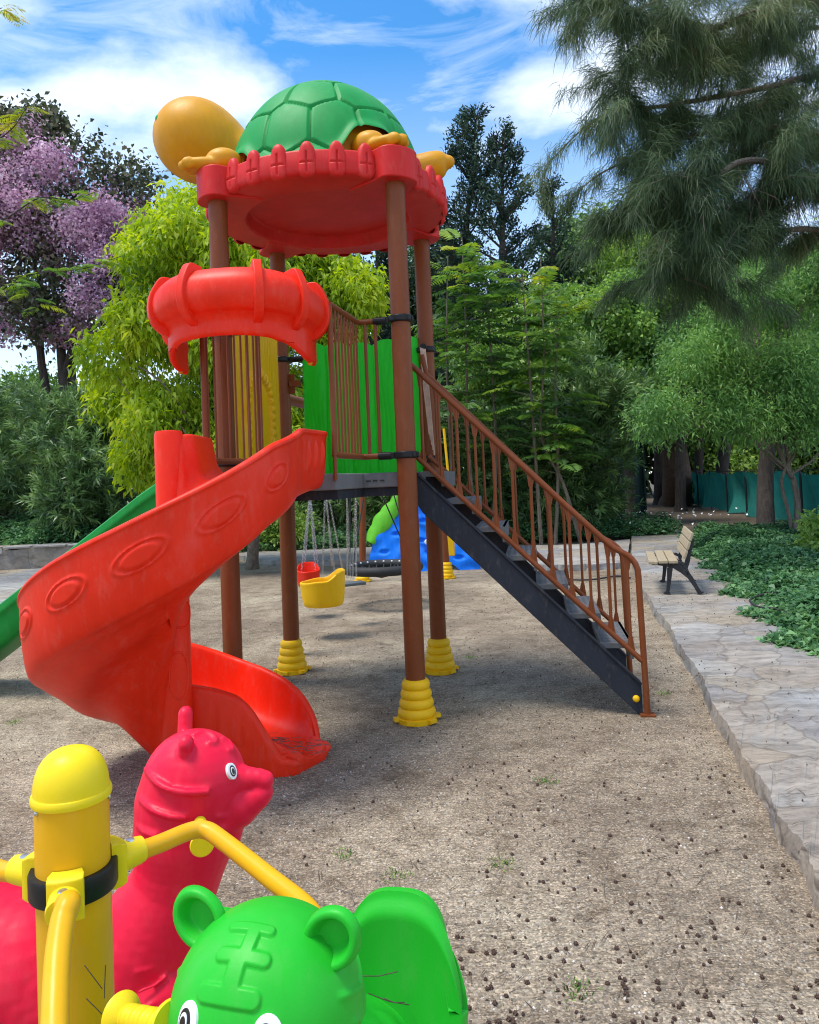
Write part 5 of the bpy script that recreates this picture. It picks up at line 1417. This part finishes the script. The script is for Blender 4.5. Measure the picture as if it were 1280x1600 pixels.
# ---- willow-like small tree at the right
bl = autoblobs([(1020, 620), (1050, 520), (1120, 470), (1200, 420), (1300, 400), (1320, 640), (1290, 690), (1200, 640), (1150, 690), (1090, 650), (1030, 680)], 14.2, 1.0, 46, 24, 46)
q = leafy(bl, 5600, 11, .10, .026, .13, .5, .4, .6, .2)
t = tree('willow_leaved_tree', 'small multi stemmed tree with narrow leaves overhanging the ground cover', 'tree', [(1240, 853), (1247, 800, 14.3), (1240, 750, 14.3), (1228, 728, 14.2), (1180, 600, 14.2)], bl, *q, LM['wil'], M['bark_pale'], .07, nl=18)
m = MB(); m.tube([tuple(x) for x in crom([P(1241, 850, 14.3), P(1232, 800, 14.3), P(1222, 760, 14.3), P(1226, 735, 14.2), P(1262, 640, 14.2)], 14)], [.045 - .002 * i for i in range(14)], 8); m.build('stem', M['bark_pale'], t, world=True)
# ---- dark trunk, great trunk and others behind
bl = autoblobs([(1150, 500), (1290, 480), (1290, 640), (1170, 640)], 18, 1.5, 14, 30, 50)
q = leafy(bl, 1500, 10, .13, .06, .2)
tree('dark_trunk_tree', 'tree with a straight dark rough trunk in front of the green net', 'tree', [(1197, 838), (1196, 760, 16.6), (1200, 690, 16.6), (1205, 600, 16.8)], bl, *q, LM['mid'], M['bark_dark'], .19, nl=6, r1f=.7)
bl = autoblobs([(1000, 420), (1090, 400), (1150, 470), (1130, 620), (1060, 650), (1010, 600)], 30, 2, 26, 34, 60)
q = leafy(bl, 3000, 10, .24, .12, .3)
tree('broad_trunk_tree', 'old tree with a very thick fissured trunk at the end of the path', 'tree', [(1058, 790), (1058, 740, 30), (1054, 690, 30), (1060, 600, 30)], bl, *q, LM['mid'], M['bark_red'], .62, nl=8, r1f=.62)
for x, xt, w, lab in ((1092, 1096, .20, 'slim dark trunk immediately right of the thick trunk'), (1130, 1150, .28, 'leaning dark trunk above the green net'), (1030, 1026, .24, 'slim dark trunk immediately left of the thick trunk')):
    bl = pxb([(xt + random.uniform(-40, 40), 560 + random.uniform(-50, 40), 33, random.uniform(36, 52)) for _ in range(7)]); q = leafy(bl, 700, 9, .26, .13, .3)
    tree('shaded_tree', lab, 'tree', [(x, 785, 33), (x, 720, 33), (xt, 620, 33)], bl, *q, LM['dark'], M['bark_dark'], w, nl=4, r1f=.8)
# ---- vine clump and background trees
bl = autoblobs([(930, 480), (965, 440), (1005, 455), (1015, 540), (1010, 640), (960, 660), (940, 600)], 21, .6, 24, 20, 34)
q = leafy(bl, 3000, 9, .11, .085, .12, .5, .3, .4)
tree('vine_covered_tree', 'tree smothered in glossy climbing vine at the bend of the path', 'tree', [(985, 800, 21), (982, 700, 21), (978, 600, 21)], bl, *q, LM['mid'], M['bark_dark'], .16, nl=6)
for poly, Y, lab, mt, n in [
    ([(880, 370), (950, 355), (960, 450), (940, 540), (880, 520)], 32, 'grey green tree right of the conifers', 'ole', 20),
    ([(940, 400), (1000, 340), (1100, 330), (1180, 400), (1160, 480), (1000, 480)], 27, 'light green tree under the casuarina branches', 'lite', 26),
    ([(1120, 400), (1300, 380), (1320, 560), (1150, 560)], 24, 'leafy green tree at the right edge behind the willow leaved tree', 'mid', 26),
    ([(1090, 620), (1290, 600), (1290, 735), (1090, 735)], 44, 'sunlit yellow green tree beyond the net fence', 'lite', 24),
    ([(600, 400), (700, 380), (720, 640), (600, 660)], 31, 'dark evergreen tree directly behind the tower deck', 'dark', 24),
    ([(-60, 560), (40, 600), (120, 640), (60, 700), (-60, 700)], 27, 'hazy green bush at the left edge behind the oleanders', 'mid', 12),
    ([(740, 470), (900, 480), (920, 640), (740, 640)], 24, 'dense green tree behind the feathery saplings', 'mid', 26)]:
    bl = autoblobs(poly, Y, 1.5, n, 30, 52); k = Y / 24
    q = leafy(bl, 150 * n, 9, .16 * k, .09 * k, .2 * k)
    xm = sum(p[0] for p in poly) / len(poly)
    tree('background_tree', lab, 'tree', [(xm, 790, Y), (xm, 700, Y), (xm + 5, 600, Y)], bl, *q, LM[mt], M['bark_dark'], .2, nl=8)
# distant wood that closes the view
bl = autoblobs([(330, 620), (500, 560), (700, 540), (900, 540), (1100, 560), (1420, 520), (1900, 520), (1900, 790), (-800, 790), (-800, 650), (-140, 680), (100, 640)], 46, 4, 210, 40, 74)
q = leafy(bl, 15000, 10, .50, .28, .6)
o = quadmesh('distant_wood', q[0], LM['dark'], q[1]); tag(o, kind='stuff')
# overhanging feathery branches at the left edge
feathery = []
t = thing('feathery_tree', 'feathery branches with yellowing leaves reaching in at the left edge', 'tree', (-9.5, 13, 0))
m = MB(); m.tube([(-9.5, 13, 0), (-9.3, 13, 4), (-9.1, 13, 8), (-9.0, 13, 11)], [.2, .16, .12, .05], 10); Q = []; Rn = []
for pts in ([(-60, 340), (0, 345), (60, 310), (110, 312), (150, 300)], [(-60, 470), (0, 440), (70, 425), (130, 420), (190, 400)], [(-60, 250), (-20, 230), (20, 200), (40, 170)], [(-60, 420), (0, 430), (40, 450), (60, 480)], [(-60, 40), (-20, 22), (4, 12)]):
    c = crom([np.array(P(x, y, 12.6)) for x, y in pts], 24); m.tube([(-9.15, 13, float(c[0][2]) - .5)] + [tuple(p) for p in c], [.03] + [.018 * (1 - .7 * i / 23) for i in range(24)], 6)
    for k in range(16):
        p = c[random.randint(2, 23)]; a = random.random() * 6.28; q = frond(p, (math.cos(a), math.sin(a) * .5, .1), .42 * random.uniform(.6, 1.1), 0); Q.append(q); Rn.append(np.full(len(q), .45 + .5 * random.random()))
for k in range(26):
    p0 = np.array([-9.15, 13, random.uniform(6.5, 10.8)]); a = random.uniform(1.9, 4.4); e = p0 + np.array([math.cos(a) * 1.5, math.sin(a) * 1.5, .5]) * random.uniform(.6, 1.2)
    b3 = crom([p0, p0 * .5 + e * .5 + np.array([0, 0, .1]), e], 8); m.tube([tuple(x) for x in b3], [.03 - .003 * j for j in range(8)], 5)
    for kk in range(12):
        p = b3[random.randint(2, 7)]; aa = random.random() * 6.28; q = frond(p, (math.cos(aa), math.sin(aa), .1), .5 * random.uniform(.6, 1.1), 0); Q.append(q); Rn.append(np.full(len(q), .2 + .5 * random.random()))
m.build('trunk', M['bark_dark'], t, world=True); quadmesh('crown', np.concatenate(Q), LM['jac'], np.concatenate(Rn), t)
# ---- ground cover
def cover(name, pts_fn, n, ln, wd, hfn, mat, tuft=6):
    xy = pts_fn(n); h = hfn(xy); tp = np.concatenate([xy, (h * (.55 + .45 * rng.random(n)))[:, None]], 1)
    base = np.repeat(tp, tuft, axis=0) + rng.normal(size=(n * tuft, 3)) * np.array([.035, .035, .02])
    dr = rng.normal(size=(n * tuft, 3)) * np.array([1, 1, .25]) + np.array([0, 0, .25])
    l_ = ln * (.6 + .8 * rng.random(n * tuft)); Q = leafquads(base, dr, l_, l_ * wd, nrm=rng.normal(size=(n * tuft, 3)) * .35 + np.array([0, 0, 1]), droop=.2)
    o = quadmesh(name, Q, mat, np.repeat(rng.random(n), tuft) * .6 + rng.random(n * tuft) * .4); return tag(o, kind='stuff')
ry = np.array([p[1] for p in rc]); rx = np.array([p[0] for p in rc]); od = np.argsort(ry); ry, rx = ry[od], rx[od]
def pr_(n):
    y = 5.2 + (15.8 - 5.2) * rng.random(n * 3) ** 1.35; x0_ = np.interp(y, ry, rx) - .06 + .10 * np.sin(y * 5) + .06 * np.sin(y * 11.0); x = x0_ + (5.5 + .2 * y) * rng.random(n * 3) ** 1.3
    return np.stack([x, y], 1)[:n]
def hr_(xy):
    e = np.clip((xy[:, 0] - np.interp(xy[:, 1], ry, rx)) / .35, .25, 1)
    return (.13 + .20 * (.5 + .5 * np.sin(xy[:, 0] * 3.1 + np.sin(xy[:, 1] * 2.3)) * np.sin(xy[:, 1] * 2.7)) + .08 * rng.random(len(xy))) * e + .03
cover('ground_cover', pr_, 34000, .068, .62, hr_, LM['gc'])
def pl_(n):
    y = 16.3 + 2.2 * rng.random(n); x = -14 + 9.6 * rng.random(n); return np.stack([x, y], 1)
cover('ground_cover', pl_, 9000, .09, .55, lambda xy: .45 + (xy[:, 1] - 16.2) * .22 + .22 * (.5 + .5 * np.sin(xy[:, 0] * 2.3) * np.sin(xy[:, 1] * 2)) + .12 * rng.random(len(xy)), LM['gc'])
def pb_(n):
    y = 16.5 + 1.2 * rng.random(n); x = -4.5 + 10.4 * rng.random(n); return np.stack([x, y], 1)
cover('ground_cover', pb_, 5000, .08, .5, lambda xy: .12 + .2 * (xy[:, 1] - 16.5) + .2 * rng.random(len(xy)), LM['gc'])
# white flowers among the far ground cover
c0 = G(1062, 812, .3); n = 60
b = np.stack([c0.x + rng.normal(size=n) * .7, c0.y + rng.normal(size=n) * .9, .32 + .2 * rng.random(n)], 1)
o = quadmesh('white_flowers', leafquads(b, rng.normal(size=(n, 3)), .06, .06), M['white'], rng.random(n)); tag(o, kind='stuff')
# bush at right edge
bl = autoblobs([(1235, 880), (1262, 820), (1300, 800), (1320, 860), (1290, 910), (1245, 905)], 10.6, .4, 10, 14, 26)
q = leafy(bl, 420, 10, .09, .045, .07)
tree('low_bush', 'leafy bush beside the ground cover at the right edge', 'bush', [(1285, 930, 10.6), (1283, 880, 10.6)], bl, *q, LM['lite'], M['bark_pale'], .03, 'foliage', 6)
# irrigation hose
m = MB().tube([tuple(v) for v in crom([G(1240, 965, .15), G(1215, 952, .15), G(1185, 948, .14), G(1172, 938, .14), G(1188, 930, .15), G(1215, 925, .2)], 24)], .011, 8)
tag(m.build('irrigation_hose', M['rubber']), 'short black hose curling out of the ground cover onto the path', 'hose')
m = MB().tube([tuple(v) for v in crom([G(880, 903, .02), G(900, 906, .02), G(930, 905, .03), G(965, 900, .02), G(985, 903, .02)], 24)], .012, 6)
tag(m.build('buried_cable', M['rubber']), 'thin black cable lying along the gravel edge behind the stairs', 'cable')
# ================================================================== LITTER ON THE GROUND
def cone_mesh():
    m = MB(); r_ = .0056
    vs = []
    m.ball((0, 0, 0), (r_, r_, r_ * 1.15), seg=8, rings=6)
    for k in range(14):
        a = k * 2.4; z = (k / 13 - .5) * 1.5 * r_; rr = r_ * math.sqrt(max(.1, 1 - (z / r_ / 1.2) ** 2))
        p = Vector((math.cos(a) * rr, math.sin(a) * rr, z)); m.ball(p * 1.12, r_ * .34, seg=5, rings=3)
    return m
M['cone'] = simple('brown_cone', (.075, .042, .03), rough=.9, scale=200, var=.5)
conem = cone_mesh().build('cone_source', M['cone']); cmesh = conem.data; bpy.data.objects.remove(conem)
def bare(x, y):
    return True
cnt = 0; rest = []
while cnt < 300:
    px, py = random.uniform(240, 1290), 1600 - 420 * random.random() ** 1.35
    if px < 720 and random.random() < .75: continue
    p = G(px, py)
    lx = float(np.interp(p.y, [v[1] for v in lc], [v[0] for v in lc]))
    if p.x > lx - .05: continue
    if (Vector((p.x, p.y, 0)) - CPX).length < .75: continue
    o = bpy.data.objects.new('fallen_cone', cmesh); COL.objects.link(o); o.location = (p.x, p.y, .0035); s_ = random.uniform(.5, 1.2); o.scale = (s_, s_, s_)
    o.rotation_euler = (random.random() * 6, random.random() * 6, random.random() * 6)
    tag(o, 'tiny round dark brown casuarina cone lying on the gravel', 'cone', 'fallen cones scattered on the gravel'); cnt += 1
Q = []; n = 1500
bs = []
while len(bs) < n:
    x, y = random.uniform(-5, 5), random.uniform(3.2, 10.5)
    lx = float(np.interp(y, [v[1] for v in lc], [v[0] for v in lc]))
    if x > lx - .03 and (x > lx + 1.4 or random.random() < .6): continue
    if random.random() > .25 + .75 * sstep(-2, 1.5, x): continue
    bs.append((x, y, .006 if x < lx else PATHZ + .006))
m = MB()
for x, y, z in bs:
    r_ = random.uniform(.0035, .0065); o_ = [(r_, 0, 0), (-r_, 0, 0), (0, r_, 0), (0, -r_, 0), (0, 0, r_), (0, 0, -r_)]
    m.add([(x + a, y + b, z + c_) for a, b, c_ in o_], [(0, 2, 4), (2, 1, 4), (1, 3, 4), (3, 0, 4), (2, 0, 5), (1, 2, 5), (3, 1, 5), (0, 3, 5)])
tag(m.build('small_cones', M['cone'], merge=False), kind='stuff')
# loose chips of gravel, denser near the camera
n = 52000; y = 1.15 + 6.5 * rng.random(n) ** 1.6; x = (rng.random(n) - .5) * (1.35 * y + .6)
s_ = .0016 + .0032 * rng.random(n) ** 2.5; h = s_ * .7
a = rng.random(n) * 6.28; ca, sa = np.cos(a), np.sin(a)
def rot(px, py): return np.stack([x + (px * ca - py * sa) * s_, y + (px * sa + py * ca) * s_], 1)
lx = np.interp(y, [v[1] for v in lc], [v[0] for v in lc]); keep = x < lx - .02
def P3(px, py, pz): return np.concatenate([rot(px, py), (pz * h)[:, None]], 1)
one = np.ones(n)
A4 = [P3(-1, -1, 0 * one), P3(1.1, -.8, 0 * one), P3(.8, 1, 0 * one), P3(-.9, .9, 0 * one)]; T4 = [P3(-.5, -.6, one), P3(.6, -.4, 1.2 * one), P3(.4, .5, one), P3(-.5, .5, .8 * one)]
Q = [np.stack(T4, 1)] + [np.stack([A4[k], A4[(k + 1) % 4], T4[(k + 1) % 4], T4[k]], 1) for k in range(4)]
rn = rng.random(n)
LM['grv'] = leafmat('gravel_chips', [(.25, (.10, .085, .07)), (.5, (.25, .22, .18)), (.72, (.42, .38, .32)), (.86, (.66, .62, .56))], 0, .9, 6, .2)
o = quadmesh('gravel', np.concatenate([q_[keep] for q_ in Q]), LM['grv'], np.concatenate([rn[keep]] * 5)); tag(o, kind='stuff')
# dry needles strewn over the gravel and the path
n = 9000; y = 1.3 + 9.5 * rng.random(n) ** 1.2; x = (rng.random(n) - .5) * (1.35 * y + .6)
lx = np.interp(y, [v[1] for v in lc], [v[0] for v in lc]); z = np.where(x > lx, PATHZ + .007, .006)
d = rng.normal(size=(n, 3)) * np.array([1, .55, .03]); o = quadmesh('dry_needles', leafquads(np.stack([x, y, z], 1), d, .04 + .08 * rng.random(n), .0022 + .0012 * rng.random(n), nrm=np.tile([0, 0, 1.0], (n, 1))), LM['stk'], rng.random(n)); tag(o, kind='stuff')
# litter on the slide's exit
m = MB()
for k in range(70):
    t = random.random(); c_ = Vector((-.86, 4.10, .155)) * (1 - t) + Vector((-.58, 4.02, .118)) * t + Vector((random.gauss(0, .03), random.gauss(0, .05), .002))
    a = random.gauss(-.5, .5); L_ = random.uniform(.03, .09); m.tube([c_, c_ + Vector((math.cos(a), math.sin(a), 0)) * L_], .0011, 4)
tag(m.build('slide_needles', M['twig']), kind='stuff')
# weeds
for k, (px, py) in enumerate([(855, 1222), (735, 1028), (20, 1130), (905, 1548), (622, 1370), (782, 1352), (540, 1338), (1040, 1085), (318, 888), (340, 892)]):
    p = G(px, py); n = 60 if k not in (8, 9) else 160; sp_ = .028 if k not in (8, 9) else .5
    b = np.stack([p.x + rng.normal(size=n) * sp_, p.y + rng.normal(size=n) * sp_, np.full(n, .003)], 1)
    o = quadmesh('weed_tuft', leafquads(b, rng.normal(size=(n, 3)) * .6 + np.array([0, 0, .8]), .016 if k not in (8, 9) else .09, .005), LM['mid'], rng.random(n)); tag(o, kind='stuff')
# ================================================================== SKY AND SUN
SUN_EL, SUN_AZ = R(69), R(195)     # direction to the sun, measured from +X towards +Y
w = bpy.data.worlds.new('World'); S.world = w; w.use_nodes = True; nt = w.node_tree; nt.nodes.clear(); L = nt.links.new
out = nt.nodes.new('ShaderNodeOutputWorld'); bg = nt.nodes.new('ShaderNodeBackground'); bg.inputs[1].default_value = .15
sky = nt.nodes.new('ShaderNodeTexSky'); sky.sky_type = 'NISHITA'; sky.sun_disc = False; sky.sun_elevation = SUN_EL; sky.sun_rotation = math.pi / 2 - SUN_AZ; sky.air_density = 1.0; sky.ozone_density = 2.0; sky.dust_density = .4
hs = nd(nt, 'ShaderNodeHueSaturation', Saturation=1.35, Value=1.0); hs.inputs['Hue'].default_value = .497; L(sky.outputs[0], hs.inputs['Color'])
tc = nd(nt, 'ShaderNodeTexCoord'); sx = nd(nt, 'ShaderNodeSeparateXYZ'); L(tc.outputs['Generated'], sx.inputs[0])
zz = nd(nt, 'ShaderNodeMath', operation='MAXIMUM'); L(sx.outputs[2], zz.inputs[0]); zz.inputs[1].default_value = 0.0
za = nd(nt, 'ShaderNodeMath', operation='ADD'); L(zz.outputs[0], za.inputs[0]); za.inputs[1].default_value = .18
dx_ = nd(nt, 'ShaderNodeMath', operation='DIVIDE'); L(sx.outputs[0], dx_.inputs[0]); L(za.outputs[0], dx_.inputs[1])
dy_ = nd(nt, 'ShaderNodeMath', operation='DIVIDE'); L(sx.outputs[1], dy_.inputs[0]); L(za.outputs[0], dy_.inputs[1])
cx = nd(nt, 'ShaderNodeCombineXYZ'); L(dx_.outputs[0], cx.inputs[0]); L(dy_.outputs[0], cx.inputs[1])
mp = nd(nt, 'ShaderNodeMapping'); mp.inputs['Location'].default_value = (1.22, .36, 0); mp.inputs['Rotation'].default_value = (0, 0, R(-20)); mp.inputs['Scale'].default_value = (.8, 1.25, 1); L(cx.outputs[0], mp.inputs[0])
n1 = nd(nt, 'ShaderNodeTexNoise', Scale=1.35, Detail=9.0, Roughness=.56, Distortion=.25); L(mp.outputs[0], n1.inputs['Vector'])
r1 = ramp(nt, n1.outputs[0], [(.46, g3(0)), (.56, g3(.62)), (.68, g3(1))])
hz = ramp(nt, sx.outputs[2], [(.0, g3(.6)), (.25, g3(.35)), (.5, g3(0))])
mxx = nd(nt, 'ShaderNodeMath', operation='MAXIMUM'); L(r1.outputs[0], mxx.inputs[0]); L(hz.outputs[0], mxx.inputs[1])
cc = nd(nt, 'ShaderNodeMix', data_type='RGBA'); n3 = nd(nt, 'ShaderNodeTexNoise', Scale=5.5, Detail=8.0, Roughness=.62, Distortion=.8)
m3 = nd(nt, 'ShaderNodeMapping'); m3.inputs['Scale'].default_value = (.5, 1.2, 1); m3.inputs['Rotation'].default_value = (0, 0, R(25)); L(cx.outputs[0], m3.inputs[0]); L(m3.outputs[0], n3.inputs['Vector'])
r3 = ramp(nt, n3.outputs[0], [(.46, g3(0)), (.62, g3(.30)), (.78, g3(.6))])
mx3 = nd(nt, 'ShaderNodeMath', operation='MAXIMUM'); L(mxx.outputs[0], mx3.inputs[0]); L(r3.outputs[0], mx3.inputs[1]); L(mx3.outputs[0], cc.inputs['Factor']); L(hs.outputs[0], cc.inputs['A']); cc.inputs['B'].default_value = (5.6, 5.9, 6.2, 1)
L(cc.outputs['Result'], bg.inputs[0]); L(bg.outputs[0], out.inputs[0])
sl = bpy.data.lights.new('sun', 'SUN'); so = bpy.data.objects.new('sun', sl); COL.objects.link(so); sl.energy = 2.3; sl.angle = R(20); sl.color = (1, .95, .87)
d = Vector((math.cos(SUN_EL) * math.cos(SUN_AZ), math.cos(SUN_EL) * math.sin(SUN_AZ), math.sin(SUN_EL)))
so.rotation_euler = d.to_track_quat('Z', 'Y').to_euler(); so.location = (0, 0, 20)
S.view_settings.view_transform = 'Standard'; S.view_settings.look = 'None'; S.view_settings.gamma = 1; S.view_settings.exposure = 0.8
S.cycles.max_bounces = 8; S.cycles.transparent_max_bounces = 4; S.cycles.diffuse_bounces = 4
S.cycles.pixel_filter_type = 'BLACKMAN_HARRIS'; S.cycles.filter_width = 1.1
try: S.cycles.use_denoising = True
except Exception: pass
